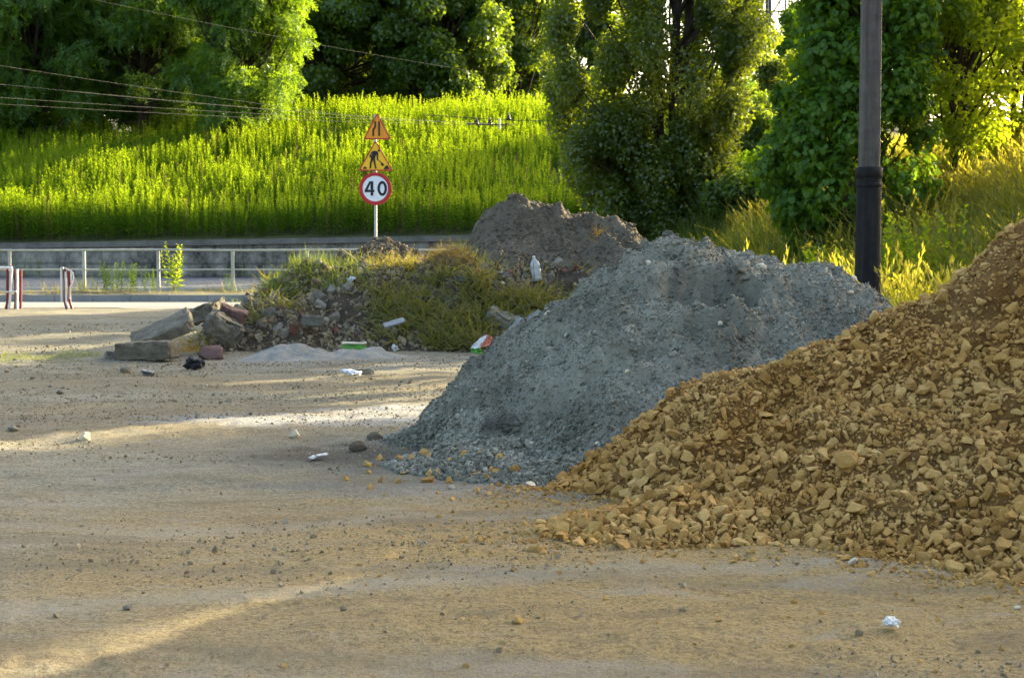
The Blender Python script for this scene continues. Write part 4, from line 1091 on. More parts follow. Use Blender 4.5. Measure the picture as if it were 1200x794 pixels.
# ------------------------------------------------------------------ barriers
def tubes(name, segs, m, parent):
    ch = []
    for pts, r_ in segs: ch += tube(pts, r_, 8)
    return build(name, ch, m, parent, True)
by_ = 35.2; bpm = FPX / by_
def bpt(px, py, dy=0, cx=79): return ((px - cx) / bpm, dy, CAMZ + (291 - py) / bpm - .2)
b1 = thing('road_barrier', 'single folded red and white tube barrier standing upright at the edge of the dusty road', 'barrier', ((79 - 600) / bpm, by_, .2))
tubes('white_frame', [([bpt(72.5, 353), bpt(72.5, 313.5), bpt(75, 314)], .03), ([bpt(74.5, 351, .1), bpt(74.5, 315, .1)], .018)], M['white_paint'], b1)
tubes('red_frame', [([bpt(78.2, 362), bpt(76, 354), bpt(76.5, 315)], .033), ([bpt(82, 362, .15), bpt(79.4, 354, .15), bpt(79.4, 315, .15)], .033)], M['red_paint'], b1)
tubes('white_stripe', [([bpt(80.5, 361, -.04), bpt(77.8, 353.5, -.04), bpt(77.8, 318, -.04)], .022)], M['white_paint'], b1)
tubes('looped_handle', [([bpt(77, 314.5), bpt(83, 317), bpt(86, 320), bpt(86.5, 326), bpt(84.5, 332), bpt(82.5, 336), bpt(81.5, 350)], .018), ([bpt(83.5, 318), bpt(83.5, 331)], .014)], M['white_paint'], b1)
b2 = thing('road_barrier', 'bundle of red and white tube barriers folded together at the road edge', 'barrier', ((14 - 600) / bpm, by_, .2))
q = lambda px, py, dy=0: bpt(px, py, dy, 14)
tubes('red_frame', [([q(6.5, 362), q(8.5, 354), q(9.5, 315)], .034), ([q(15.5, 362, .1), q(16.5, 354, .1), q(17, 315, .1)], .032), ([q(20.5, 362, .2), q(20.8, 354, .2), q(21.8, 316, .2)], .032)], M['red_paint'], b2)
tubes('white_frame', [([q(10.5, 363, -.05), q(12.5, 350, -.05), q(15, 314, -.05)], .03), ([q(18.7, 362, .05), q(19, 352, .05), q(19.8, 315, .05)], .03)], M['white_paint'], b2)
tubes('top_bar', [([q(-40, 312.5), q(15, 314)], .032), ([q(-40, 315.5, .05), q(11, 315.5, .05)], .016)], M['white_paint'], b2)
tubes('tie_bar', [([q(9, 341.5, -.09), q(21, 341.5, -.09)], .016)], M['white_paint'], b2)
tubes('far_red_frame', [([q(-38, 362), q(-38, 313)], .042), ([q(-33, 362, .1), q(-33, 314, .1)], .04)], M['red_paint'], b2)

# ------------------------------------------------------------------ overhead wires
wires = [((-500, 45), (620, 147), 22, 60, 'lowest but thickest pale overhead wire crossing before the bank', .0055, .4, []),
         ((-500, 76), (606, 145), 25, 60, 'overhead wire with a dark clamp sagging before the trees', .004, .35, [(84, .5)]),
         ((-500, 88), (600, 147), 25, 60, 'lower thin overhead wire running to the dark insulators', .004, .35, []),
         ((-500, -5), (470, 142), 27, 62, 'thin dull overhead wire slanting down across the shaded trees', .0035, .3, []),
         ((-300, -90), (640, 96), 31, 66, 'thin dark overhead wire high in front of the trees', .0035, .5, [])]
for (a, b, ya, yb, lab, r_, sag, cl) in wires:
    A, B = at(a[0], a[1], ya), at(b[0], b[1], yb)
    t = thing('overhead_wire', lab, 'wire', A); D = B - A
    cv = np.array([[D.x * s, D.y * s, D.z * s - sag * .5 * 4 * s * (1 - s)] for s in np.linspace(0, 1, 40)])
    build('conductor', tube(cv, r_, 5), M['wire'], t)
    if cl:
        c_ = cv[9]; build('clamp', [box(c_[0] - .06, c_[0] + .06, c_[1] - .04, c_[1] + .04, c_[2] - .07, c_[2] + .05)], M['steel_dark'], t)
ia = thing('insulator_string', 'row of dark insulators and one pale one on the wires before the sunlit weeds', 'insulators', at(560, 146, 57))
def loc(px, py): return np.array(at(px, py, 57) - at(560, 146, 57))
build('crossbar', tube([loc(547, 145.3), loc(594, 146.5)], .025, 6), M['steel_dark'], ia)
for px, py, hh in ((558.5, 145, 7), (574, 145, 7), (595.8, 140, 8)):
    c0 = loc(px, py + 1.5); c1 = loc(px, py - hh)
    pts = [c0 + (c1 - c0) * s for s in (0, .15, .3, .32, .6, .62, 1)]
    build('insulator', tube(pts, [.05, .10, .10, .06, .075, .045, .02], 10), M['ceramic'], ia, True)
build('pale_insulator', tube([loc(585.5, 151), loc(585.5, 139)], .035, 8), M['white_paint'], ia)
build('upper_wire', tube([loc(500, 135), loc(595.8, 141), loc(660, 142)], .012, 5), M['steel_dark'], ia)

# ------------------------------------------------------------------ distant lattice pylon
py_ = 120.0; pk = FPX / py_
pn = thing('lattice_pylon', 'grey steel lattice pylon far off in the bright gap between the trees', 'pylon', ((910 - 600) / pk, py_, 4))
def Lp(px, py, dy=0): return np.array(((px - 910) / pk, dy, CAMZ + (291 - py) / pk - 4))
ch = []
for x, dy in ((899, 0), (921, 0), (899, 1.5), (921, 1.5)):
    ch += tube([Lp(x, 320, dy), Lp(x, -120, dy)], .13 if x == 899 else .08, 6)
build('tower_leg', ch[:3], M['steel_dark'], pn); build('tower_leg', ch[3:6], M['steel_dark'], pn); build('tower_leg', ch[6:9], M['steel_dark'], pn); build('tower_leg', ch[9:], M['steel_dark'], pn)
ch = tube([Lp(880, 17), Lp(936, 17)], .07, 6)
for y0 in range(-100, 200, 36):
    ch += tube([Lp(899, y0 + 17), Lp(921, y0 - 19)], .045, 5) + tube([Lp(921, y0 + 17, .04), Lp(899, y0 - 19, .04)], .045, 5)
    ch += tube([Lp(899, y0 + 17, 1.5), Lp(921, y0 - 19, 1.5)], .045, 5)
build('lattice_bracing', ch, M['steel_dark'], pn)

# ------------------------------------------------------------------ leaf templates
LEAF = (np.array([(0, 0, 0), (.30, .42, .05), (0, 1, -.10), (-.30, .42, .05)]), np.array([(0, 1, 2, 3)]))
ROUND = (np.array([(0, 0, 0), (.34, .22, .03), (.38, .55, .02), (0, 1, -.08), (-.38, .55, .02), (-.34, .22, .03)]), np.array([(0, 1, 2, 3, 4, 5)]))
LOBED = (np.array([(0, .05, 0), (.30, -.08, -.04), (.42, .22, -.06), (.30, .38, 0), (.40, .66, -.08), (.16, .66, -.02), (0, 1.0, -.14), (-.16, .66, -.02), (-.40, .66, -.08), (-.30, .38, 0), (-.42, .22, -.06), (-.30, -.08, -.04)]), np.array([list(range(12))]))
def spray(seed, nl=6, L=1.0):
    rg = np.random.default_rng(seed); V = []; F = []
    for i in range(nl * 2 + 1):
        t = (i // 2 + .6) / nl if i < nl * 2 else 1.0
        t = min(t, 1.0) * L; side = 1 if i % 2 else -1; z = -.28 * t * t
        base = np.array((0, t, z))
        d = np.array((side * .9, .45, -.15)) if i < nl * 2 else np.array((0, 1, -.4))
        d += rg.normal(0, .15, 3); d /= np.linalg.norm(d); ln = .30 * (1.15 - .35 * t); wv = np.array((-d[1], d[0], rg.normal(0, .3))); wv /= np.linalg.norm(wv)
        k = len(V)
        V += [base, base + d * ln * .5 + wv * ln * .19, base + d * ln, base + d * ln * .5 - wv * ln * .19]; F.append((k, k + 1, k + 2, k + 3))
    return np.array(V), np.array(F)
SPRAYS = [spray(i) for i in range(4)]

def weed(seed, nl=26, leafw=.022, leafl=.155, tuft=True):
    """an upright leafy stalk one unit high"""
    rg = np.random.default_rng(seed); V = []; F = []
    bx_, by2 = rg.normal(0, .04, 2)
    st = [np.array((bx_ * t * t, by2 * t * t, t)) for t in (0, .35, .7, 1)]
    for i in range(3):
        for (ox, oy) in ((.006, 0), (0, .006)):
            k = len(V); w_ = np.array((ox, oy, 0)); V += [st[i] - w_, st[i] + w_, st[i + 1] + w_ * .6, st[i + 1] - w_ * .6]; F.append((k, k + 1, k + 2, k + 3))
    for i in range(nl):
        t = .12 + .88 * (i / nl) ** .85; a = i * 2.4 + rg.normal(0, .3)
        b = np.array((bx_ * t * t, by2 * t * t, t)); up = .62 + .85 * t + rg.normal(0, .2)
        d = np.array((math.cos(a), math.sin(a), up)); d /= np.linalg.norm(d)
        ln = leafl * (1.15 - .75 * t) * rg.uniform(.8, 1.2); s_ = np.array((-math.sin(a), math.cos(a), 0)) * leafw * (1.2 - .5 * t)
        k = len(V); V += [b, b + d * ln * .45 + s_, b + d * ln - np.array((0, 0, .25 * ln)), b + d * ln * .45 - s_]; F.append((k, k + 1, k + 2, k + 3))
    return np.array(V), np.array(F)
WEEDS = [weed(i) for i in range(6)]

def blade(seed, bend=.35):
    rg = np.random.default_rng(seed); V = []; F = []
    for i, t in enumerate((0, .4, .75, 1)):
        x = bend * t * t; w_ = .016 * (1 - t * .85); V += [(x, -w_, t * (1 - .18 * bend * t)), (x, w_, t * (1 - .18 * bend * t))]
    return np.array(V), np.array([(0, 1, 3, 2), (2, 3, 5, 4), (4, 5, 7, 6)])
BLADES = [blade(0, .15), blade(1, .4), blade(2, .7), blade(3, 1.0)]
def seedhead():
    V, F = blade(9, .45); V = list(map(tuple, V)); F = [tuple(f) for f in F]
    for i in range(7):
        t = .72 + .28 * i / 7; x = .45 * t * t; z = t * (1 - .081 * t); k = len(V); s = (-1) ** i
        V += [(x, 0, z), (x + .02, s * .03, z + .04), (x + .03, s * .015, z + .075), (x + .005, 0, z + .04)]; F.append((k, k + 1, k + 2, k + 3))
    return np.array(V), np.array(F)
SEED = seedhead()

# ------------------------------------------------------------------ the field of tall weeds on the bank
rg = np.random.default_rng(41)
n = 42000
Yf = 58.6 + 30 * np.power(rg.uniform(size=n), 1.15); Xf = rg.uniform(-1, 1, n) * 38 - 5
k = (np.abs(Xf / Yf) < .46) & ((Xf < 8 + .1 * Yf))
Xf, Yf = Xf[k], Yf[k]
Zf = np.maximum(bank(Xf, Yf), embank(Xf, Yf))
Hf = 1.55 * (1 + .13 * fbm(Xf * .35, Yf * .35, None, 3, 151)) * np.where(rg.uniform(size=len(Xf)) < .12, 1.12, 1.0) * rg.uniform(.78, 1.1, len(Xf))
ch = []; kk = rg.integers(0, 6, len(Xf)); dry = rg.uniform(size=len(Xf)) < .03
keepf = fbm(Xf * .5 + 40, Yf * .5, None, 3, 152) > -.62 - (Yf < 60.5)          # a few thin spots
for q in range(6):
    s_ = np.where((kk == q) & keepf)[0]; tv, tf_ = WEEDS[q]
    ro = lean_rot(len(s_), rg, .05); sc = np.c_[Hf[s_] * .92, Hf[s_] * .92, Hf[s_]]; po = np.c_[Xf[s_], Yf[s_], Zf[s_] - .05]
    hi = tv[tf_].mean(1)[:, 2] > .72; dd = dry[s_]
    ch.append(inst((tv, tf_[~hi]), po[~dd], ro[~dd], sc[~dd], 0)); ch.append(inst((tv, tf_[hi]), po[~dd], ro[~dd], sc[~dd], 1)); ch.append(inst((tv, tf_), po[dd], ro[dd], sc[dd], 2))
kind(build('tall_weed_field', ch, [M['field'], M['field_tip'], M['field_dry']]), 'stuff')

# weeds on the planted strip, each a plant
def weed_plant(px, py_top, h, nst, seed, label, m='field', Y_=43.0, z=.38, spread=.22):
    rg = np.random.default_rng(seed); x = (px - 600) / FPX * Y_
    t = thing('weed_plant', label, 'weed', (x, Y_, z))
    st = []; lf = []
    for i in range(nst):
        V, F = WEEDS[i % 6]; hh = h * rg.uniform(.6, 1.0); r_ = lean_rot(1, rg, .10)
        st_ = F[:6]; 
        p_ = np.array([[rg.normal(0, spread * .5), rg.normal(0, spread * .5), 0]]); s_ = np.array([[hh * 1.3, hh * 1.3, hh]])
        st.append(inst((V[:24], F[:6]), p_, r_, s_)); lf.append(inst((V[24:], F[6:] - 24), p_, r_, s_))
    build('stems', st, M['grass_green'], t); build('leaves', lf, M[m], t)
weed_plant(204, 285, 1.45, 9, 1, 'tallest leafy weed growing beside the railing', 'leaf_light')
weed_plant(123, 318, .95, 8, 2, 'slim weed in the strip between two railing posts', 'field')
weed_plant(152, 314, .9, 18, 3, 'bushy dark weed in the strip beside the tallest weed', 'field', spread=.6)
weed_plant(178, 322, .75, 7, 4, 'short thin weed close by a railing post', 'field')
weed_plant(101, 328, .5, 8, 5, 'low yellowish weed at the foot of a railing post near the single barrier', 'leaf_light', spread=.35)
weed_plant(320, 322, .6, 8, 6, 'low grassy weed at the road edge close to the rubble', 'leaf_light', spread=.5)
weed_plant(272, 326, .6, 4, 7, 'small weed at the foot of the railing post near the rubble', 'field')
weed_plant(40, 310, .9, 7, 8, 'dark weed against the wall beyond the bundle of barriers', 'field', 57.0, .5, .5)
weed_plant(280, 318, .6, 5, 9, 'little weed at the foot of the concrete wall', 'field', 57.0, .5, .5)
# sparse low growth on the strip and the wall top
rg = np.random.default_rng(42)
Xs = rg.uniform(-20, 1, 2600); Ys = rg.uniform(40.3, 45.2, 2600); k = rg.uniform(size=2600) < np.clip(.2 + 1.2 * fbm(Xs * .6, Ys * .6, None, 3, 160), .03, 1)
Xs, Ys = Xs[k], Ys[k]
kind(build('strip_grass', [inst(BLADES[1], np.c_[Xs, Ys, np.full(len(Xs), .34)], lean_rot(len(Xs), rg, .3), rg.uniform(.14, .5, len(Xs)) )], M['grass_olive']), 'stuff')

# ------------------------------------------------------------------ grasses
def grass(name, X, Y, Z, h, m, rng, lean=.25, bias=(0, 0), seeds=0.0, wide=1.0, mats2=None):
    ch = []; n = len(X); kk = rng.integers(0, 4, n)
    sd = rng.uniform(size=n) < seeds; kk[sd] = 4
    for q in range(5):
        s_ = np.where(kk == q)[0]
        if len(s_) == 0: continue
        hh = h[s_] * (1.25 if q == 4 else 1)
        ch.append(inst(BLADES[q] if q < 4 else SEED, np.c_[X[s_], Y[s_], Z[s_] - .02], lean_rot(len(s_), rng, lean, bias=bias), np.c_[hh, hh * wide, hh], 0 if (mats2 is None or q < 4) else 1))
    return kind(build(name, ch, [M[m]] + ([M[mats2]] if mats2 else [])), 'stuff')

rg = np.random.default_rng(51)
n = 90000
Yg = 15 + 25 * rg.uniform(size=n); Xg = rg.uniform(1.5, 16, n)
E = embank(Xg, Yg)
dens = smooth(.0, .35, E) + .6 * ((Xg > 2.9) & (Yg > 16.5) & (Yg < 24)) * smooth(2.9, 3.8, Xg)
k = (rg.uniform(size=n) < dens) & (Xg / Yg < .40) & (Xg / Yg > .04)
Xg, Yg = Xg[k], Yg[k]; Zg = ground(Xg, Yg)
dry = smooth(.14, .25, Xg / Yg + .05 * fbm(Xg * .5, Yg * .5, None, 3, 170))
isd = rg.uniform(size=len(Xg)) < dry
hh = (.75 + .25 * fbm(Xg * .6, Yg * .6, None, 3, 171)) * rg.uniform(.6, 1.15, len(Xg))
hh = np.where(isd, hh * 1.2, hh * .95)
grass('dry_slope_grass', Xg[isd], Yg[isd], Zg[isd], hh[isd], 'grass_dry', rg, .20, (-.28, -.10), .22, .8)
grass('green_slope_grass', Xg[~isd], Yg[~isd], Zg[~isd], hh[~isd], 'grass_green', rg, .28, (0, 0), .03)
# matted grass on the rubble
n = 46000
Xg = rg.uniform(-5.2, 2.6, n); Yg = rg.uniform(23.4, 27.6, n); H = rubble_h(Xg, Yg)
m_ = np.clip(smooth(-3.0, -1.5, Xg + .7 * fbm(Xg * .8, Yg * .8, None, 3, 180)) + .9 * np.maximum(0, fbm(Xg * 1.3 + 9, Yg * 1.3, None, 3, 181) - .3), .02, 1) * (.12 + .88 * smooth(-.2, .2, fbm(Xg * 1.9, Yg * 1.6, None, 3, 182)))
m_ *= np.where((Xg > -.4) & (H > .85), .10, 1)
k = (H > .02) & (rg.uniform(size=n) < m_); Xg, Yg, H = Xg[k], Yg[k], H[k]
top = smooth(1.08, 1.3, H) * smooth(-2.9, -2.0, Xg) * smooth(-.3, -.9, Xg)
ist = rg.uniform(size=len(Xg)) < top
lf = (rg.uniform(size=len(Xg)) < smooth(-2.6, -3.2, Xg) * smooth(.7, 1.0, H))
Zg = H + ground(Xg, Yg); hh = rg.uniform(.14, .36, len(Xg))
a = ~ist & ~lf
grass('matted_grass', Xg[a], Yg[a], Zg[a], hh[a] * 1.15, 'grass_olive', rg, .9, (-.15, -1.7), .03, 2.2)
grass('yellowed_grass', Xg[ist], Yg[ist], Zg[ist], hh[ist] * .8, 'grass_straw', rg, .7, (-.2, -.4))
n = 3500; Xg = rg.uniform(-4.3, -2.4, n); Yg = rg.uniform(25.3, 27.4, n); H = rubble_h(Xg, Yg); k = (H > .6) & (rg.uniform(size=n) < np.clip(.5 + fbm(Xg * 2, Yg * 2, None, 2, 190), 0, 1))
grass('fresh_grass', Xg[k], Yg[k], H[k] + ground(Xg[k], Yg[k]), rg.uniform(.12, .38, k.sum()), 'grass_green', rg, .25)
Xg = rg.normal(-.75, .35, 160); Yg = rg.uniform(26.0, 27.0, 160); H = rubble_h(Xg, Yg)
grass('upright_grass', Xg, Yg, H + ground(Xg, Yg), rg.uniform(.15, .42, 160), 'grass_green', rg, .12)
# low grass by the blocks, at the road edge and at the toe of the grey mound
def patch(name, px0, px1, py0, py1, n, m, h0, h1, seed, z=None, lean=.4):
    rg = np.random.default_rng(seed); P = [ground_at(rg.uniform(px0, px1), rg.uniform(py0, py1)) for _ in range(n)]
    X = np.array([p.x for p in P]); Y = np.array([p.y for p in P])
    Z = ground(X, Y) + np.maximum(0, grey_h(X, Y)) * (Y < 16)
    k = fbm(X * 2, Y * 2, None, 3, seed) > -.25
    return grass(name, X[k], Y[k], Z[k], rg.uniform(h0, h1, k.sum()), m, rg, lean)
patch('creeping_grass', 0, 118, 415, 424, 3500, 'grass_green', .04, .12, 61)
patch('road_edge_grass', 262, 345, 352, 368, 1300, 'grass_green', .1, .38, 62)
patch('road_edge_grass', 205, 235, 403, 414, 350, 'grass_straw', .06, .28, 63)
patch('mound_toe_weeds', 478, 560, 470, 545, 500, 'grass_green', .02, .07, 64, lean=.7)
patch('mound_toe_weeds', 405, 490, 480, 510, 350, 'grass_green', .02, .06, 65, lean=.7)
patch('dead_weeds', 325, 440, 522, 544, 1300, 'grass_brown', .02, .08, 67, lean=1.3)
patch('straw_litter', 130, 260, 425, 440, 500, 'grass_straw', .04, .14, 67, lean=1.2)

# a straw tuft on the dark mound and green weeds beside it
p = at(700, 275, 27.6)
o = build('straw_tuft', [inst(BLADES[2], np.array([[p.x, p.y - .1, p.z]] * 40) + RNG.normal(0, .06, (40, 3)), lean_rot(40, RNG, 1.0, bias=(0, -.6)), RNG.uniform(.15, .4, 40))], M['grass_straw'])
tag(o, 'tuft of yellow straw caught on the side of the dark earth mound', 'straw tuft')

# bushes with yellow flower heads near the pole
def flower_bush(name, px, py, Y_, h, wdt, n, seed, label, leafm='leaf_light'):
    rg = np.random.default_rng(seed); x = (px - 600) / FPX * Y_; z = float(ground(x, Y_))
    t = thing(name, label, 'shrub', (x, Y_, z))
    P = np.c_[rg.normal(0, wdt * .4, n), rg.normal(0, wdt * .4, n), np.zeros(n)]; ro = lean_rot(n, rg, .22); hs = rg.uniform(.5, 1.0, n) * h
    ch = []; tips = []
    for i in range(n):
        ch.append(inst(WEEDS[i % 6], P[i:i+1], ro[i:i+1], np.array([[hs[i] * 1.3, hs[i] * 1.3, hs[i]]])))
        tips.append(P[i] + ro[i] @ np.array((0, 0, hs[i])))
    build('leaves', ch, M[leafm], t)
    tips = np.repeat(np.array(tips), 9, 0) + rg.normal(0, .05, (n * 9, 3)) * np.array((1, 1, 1.3))
    build('blossoms', [inst(ROUND, tips, rand_rot(len(tips), rg), rg.uniform(.025, .05, len(tips)))], M['flower'], t)
flower_bush('flowering_weed', 1075, 330, 19.5, 1.15, 1.0, 60, 1, 'yellow flowering weed clump at the foot of the utility pole beside the stone mound')
flower_bush('flowering_weed', 965, 300, 21.0, 1.35, 1.2, 60, 2, 'yellow flowering weed clump behind the low end of the grey mound')
flower_bush('flowering_weed', 905, 290, 22.5, 1.1, 1.1, 50, 3, 'greenish yellow weed clump behind the middle of the grey mound')
flower_bush('flowering_weed', 980, 260, 24.0, 1.7, .9, 40, 4, 'tall yellow flowering weeds beside the utility pole sleeve')
flower_bush('flowering_weed', 1085, 250, 24.5, 1.8, .9, 40, 5, 'tall arching yellow weeds beyond the utility pole')

# ------------------------------------------------------------------ trees
def clump_leaves(cen, rad, per, rng, shell=.45):
    n = len(cen) * per; ci = np.repeat(np.arange(len(cen)), per)
    d = rng.normal(size=(n, 3)); d /= np.linalg.norm(d, axis=1)[:, None]
    pos = cen[ci] + d * rad[ci] * np.power(rng.uniform(size=n), shell)[:, None]
    return pos, d, ci

def tree(name, label, base, trunk_h, trunk_r, cen, rad, per, tpl, size, leafm, seed, droop=.6, shell=.45, lim_r=.045, group=None, trunks=None, out_w=.7, var=.35, limb_every=1):
    rg = np.random.default_rng(seed)
    t = thing(name, label, 'tree', base, 0, group)
    cen = np.asarray(cen, float); rad = np.asarray(rad, float)
    ch = []
    for (tx, ty, lx, ly) in (trunks or [(0, 0, .3, .1)]):
        zs = np.linspace(-.4, trunk_h, 9)
        pts = np.array([(tx + lx * (z / trunk_h) ** 2 * .8 + .06 * math.sin(z * 1.1 + seed), ty + ly * z / trunk_h, z) for z in zs])
        rr_ = trunk_r * (1 - .75 * np.linspace(0, 1, 9)); rr_[0] *= 1.45; rr_[1] *= 1.1
        ch += tube(pts, rr_, 10)
    for i in range(0, len(cen), limb_every):
        c = cen[i]; z0 = min(max(c[2] * .55, .4), trunk_h * .95); tt = (trunks or [(0, 0, .3, .1)])[i % len(trunks or [1])]
        a = np.array((tt[0] + tt[2] * (z0 / trunk_h) ** 2 * .8, tt[1] + tt[3] * z0 / trunk_h, z0)); m_ = (a + c) / 2 + np.array((0, 0, -.15 * np.linalg.norm(c - a))) + rg.normal(0, .12, 3)
        ch += tube([a, m_, c], [lim_r * 1.5, lim_r, lim_r * .35], 5, False)
    build('trunk', ch, M['bark'], t, True)
    pos, d, ci = clump_leaves(cen, rad, per, rg, shell)
    n = len(pos)
    nr = d * out_w + np.array((0, 0, .35)) + rg.normal(0, .55, (n, 3)); tip = d * .5 + np.array((0, 0, -droop)) + rg.normal(0, .5, (n, 3))
    fr = frames(nr, tip); s = size * rg.uniform(1 - var, 1 + var, n)
    tp = tpl if isinstance(tpl, list) else [tpl]; kk = rg.integers(0, len(tp), n); ch = []
    for q in range(len(tp)):
        s_ = np.where(kk == q)[0]; ch.append(inst(tp[q], pos[s_], fr[s_], s[s_]))
    build('crown', ch, M[leafm], t)
    return t

def ell_clumps(n, c, r, rng, cr=(.5, 1.0), surf=.75, flat=.8):
    d = rng.normal(size=(n, 3)); d /= np.linalg.norm(d, axis=1)[:, None]
    k = np.power(rng.uniform(size=n), surf / 2)
    cen = np.array(c) + d * np.array(r) * k[:, None]; R_ = rng.uniform(cr[0], cr[1], n)
    return cen, np.c_[R_, R_, R_ * flat]

def base_at(px, Y_): 
    x = (px - 600) / FPX * Y_; return (x, Y_, float(max(ground(x, Y_), bank(x, Y_) if Y_ > 58.4 else -9)))

# --- poplar: narrow upright crown, many vertical shoots
rg = np.random.default_rng(61)
PB = base_at(789, 40.0); n = 330
zc_ = 20 * np.power(rg.uniform(size=n), 1.9) + .3
wl_ = np.interp(zc_, [0, 1, 2.5, 4.5, 7, 14, 20], [1.3, 1.95, 2.85, 3.4, 3.5, 2.6, .4]); wr_ = np.interp(zc_, [0, 1, 2.5, 4.5, 7, 14, 20], [1.0, 1.15, 1.25, 1.75, 2.1, 1.8, .4])
u = rg.uniform(-1, 1, n); u = np.sign(u) * np.power(np.abs(u), .7)
cen = np.c_[np.where(u < 0, u * wl_, u * wr_), rg.uniform(-1.1, .75, n) * (wl_ + wr_) * .42, zc_]
r_ = rg.uniform(.32, .62, n); rad = np.c_[r_, r_, r_ * 1.7]
tree('poplar_tree', 'broad upright poplar with a dark trunk and its sunny side towards the gap', PB, 18, .15, cen, rad, 1100, ROUND, .088, 'leaf_poplar', 1, .5, .5, .035, limb_every=3,
     trunks=[(0, 0, .2, .1), (-.35, .2, -.8, .1), (.3, .15, .6, .2)], out_w=.5)

# --- vine clad tree: big leaves lying on an outer curtain
rg = np.random.default_rng(62)
VB = base_at(990, 30.0); cen = []; rad = []
for i in range(230):
    z_ = 9.5 * rg.uniform() ** .9 + .2; a = rg.uniform(0, 2 * math.pi); q_ = rg.uniform(.75, 1)
    hw = np.interp(z_, [0, .6, 2.1, 3.6, 4.6, 8, 10], [1.0, 1.15, 1.45, 1.05, .75, .6, .3] if math.cos(a) < 0 else [1.0, 1.3, 1.6, 1.5, 1.45, 1.1, .4])
    cen.append((hw * math.cos(a) * q_ + .05, hw * math.sin(a) * q_, z_)); s_ = rg.uniform(.2, .6); hw *= rg.uniform(.85, 1.18); cen[-1] = (hw * math.cos(a) * q_ + .05, hw * math.sin(a) * q_, z_); rad.append((s_, s_, s_ * 1.15))
tree('vine_covered_tree', 'tree smothered in a hanging curtain of large dark vine leaves beside the pole', VB, 9, .2, cen, rad, 270, LOBED, .13, 'leaf_vine', 2, 1.1, .4, .02, out_w=1.2, limb_every=3)

# --- light robinia-like trees on the slope beyond the pole
rg = np.random.default_rng(63)
for i, (px, Y_, h, wd, lab, ns) in enumerate(((1112, 31.5, 7.5, 1.7, 'slender tree with thin bare stems and sunlit yellow green leaves beyond the pole', 80),
                                   (1185, 34.0, 8, 2.0, 'bright yellow green tree at the top of the dry grass slope', 80),
                                   (1062, 44.0, 10, 2.6, 'shaded leafy tree between the pole and the slender sunlit tree', 85))):
    cen, rad = ell_clumps(ns, (0, 0, h * .55), (wd, wd, h * .5), rg, (.35, .7), .7)
    cen[:, 2] = np.maximum(cen[:, 2], .5)
    tree('slope_tree', lab, base_at(px, Y_), h * .9, .07, cen, rad, 270, [LEAF, ROUND], .11, ('leaf_light', 'leaf_light', 'leaf_vine')[i], 70 + i, .6, .5, .022,
         trunks=[(0, 0, .2, 0), (.3, .2, .5, .1)])

# --- gap: young trees and bushes beyond
rg = np.random.default_rng(64)
for i, (px, Y_, h, wd, lab, lm) in enumerate(((885, 47, 3.0, 1.1, 'dark rounded bush in the gap between the poplar and the vine', 'leaf_dark'),
                                        (868, 38, 1.3, .8, 'low dark green shrub at the foot of the poplar on its sunny side', 'leaf_dark'),
                                        (893, 62, 6.5, 1.5, 'young leafy tree under the pylon in the gap', 'leaf_poplar'),
                                        (918, 112, 9, 3.2, 'hazy green tree behind the young one in the gap', 'leaf_vine'),
                                        (975, 74, 8, 2.2, 'tall young tree added unseen behind the vine to shade the field', 'leaf_vine'), (985, 80, 9, 2.4, 'broad tree added well behind the vine to shade the field', 'leaf_vine'), (945, 70, 7, 1.8, 'slim tree added behind the vine edge to shade the field', 'leaf_vine'),  # unseen trees added behind the vine to shade the lower weed field
                                        (850, 122, 9.0, 3.4, 'distant tree just behind the sunny side of the poplar', 'leaf_vine'))):
    cen, rad = ell_clumps(46, (0, 0, h * .55), (wd, wd, h * .5), rg, (.35 * wd * .6, .7 * wd * .6), .7); cen[:, 2] = np.maximum(cen[:, 2], .3)
    tree('young_tree' if h > 4 else 'leafy_bush', lab, base_at(px, Y_), h * .8, .05, cen, rad, 330, LEAF, .13 if Y_ < 60 else .2, lm, 80 + i, .6, .5, .02)
rg = np.random.default_rng(640)
n = 5000; Yq = rg.uniform(41, 66, n); Xq = Yq * rg.uniform(.135, .20, n); Zq = np.maximum(ground(Xq, Yq), np.where(Yq > 58.4, bank(Xq, Yq), 0))
kind(build('gap_weeds', [inst(WEEDS[q], np.c_[Xq, Yq, Zq][q::6], lean_rot(len(Xq[q::6]), rg, .1), np.c_[[rg.uniform(1.0, 1.7, len(Xq[q::6]))] * 3].T * np.array((1.2, 1.2, 1))) for q in range(6)], M['field']), 'stuff')

# --- trees behind the weed field
rg = np.random.default_rng(65)
def bank_tree(px, Y_, h, wd, lab, leafm, tpl, size, seed, per=420, ns=120, low=.15, cr=(.7, 1.25), name='bank_tree', droop=.7):
    rg = np.random.default_rng(seed); b = base_at(px, Y_)
    cen, rad = ell_clumps(ns, (0, 0, h * .54), (wd, wd * .9, h * .5), rg, cr, .6, .75)
    cen[:, 2] = np.maximum(cen[:, 2], low * h * rg.uniform(.6, 1.4, ns))
    return tree(name, lab, b, h * .8, .24, cen, rad, per, tpl, size, leafm, seed, droop, .5, .06)
bank_tree(40, 78, 11, 4.6, 'dark feathery tree at the outer end of the weed-grown bank', 'leaf_spray', SPRAYS, .55, 91, 95, 130)
bank_tree(170, 79, 12, 4.2, 'dark feathery tree with drooping sprays behind the weeds', 'leaf_spray', SPRAYS, .55, 92, 95, 130)
bank_tree(282, 74, 13, 3.2, 'tree with a brightly sunlit feathery bough reaching over the weeds', 'leaf_spray', SPRAYS, .6, 93, 95, 110, .18)
bank_tree(395, 93, 14, 5.0, 'deep green shaded tree behind the road sign', 'leaf_dark', ROUND, .22, 94, 520, 130)
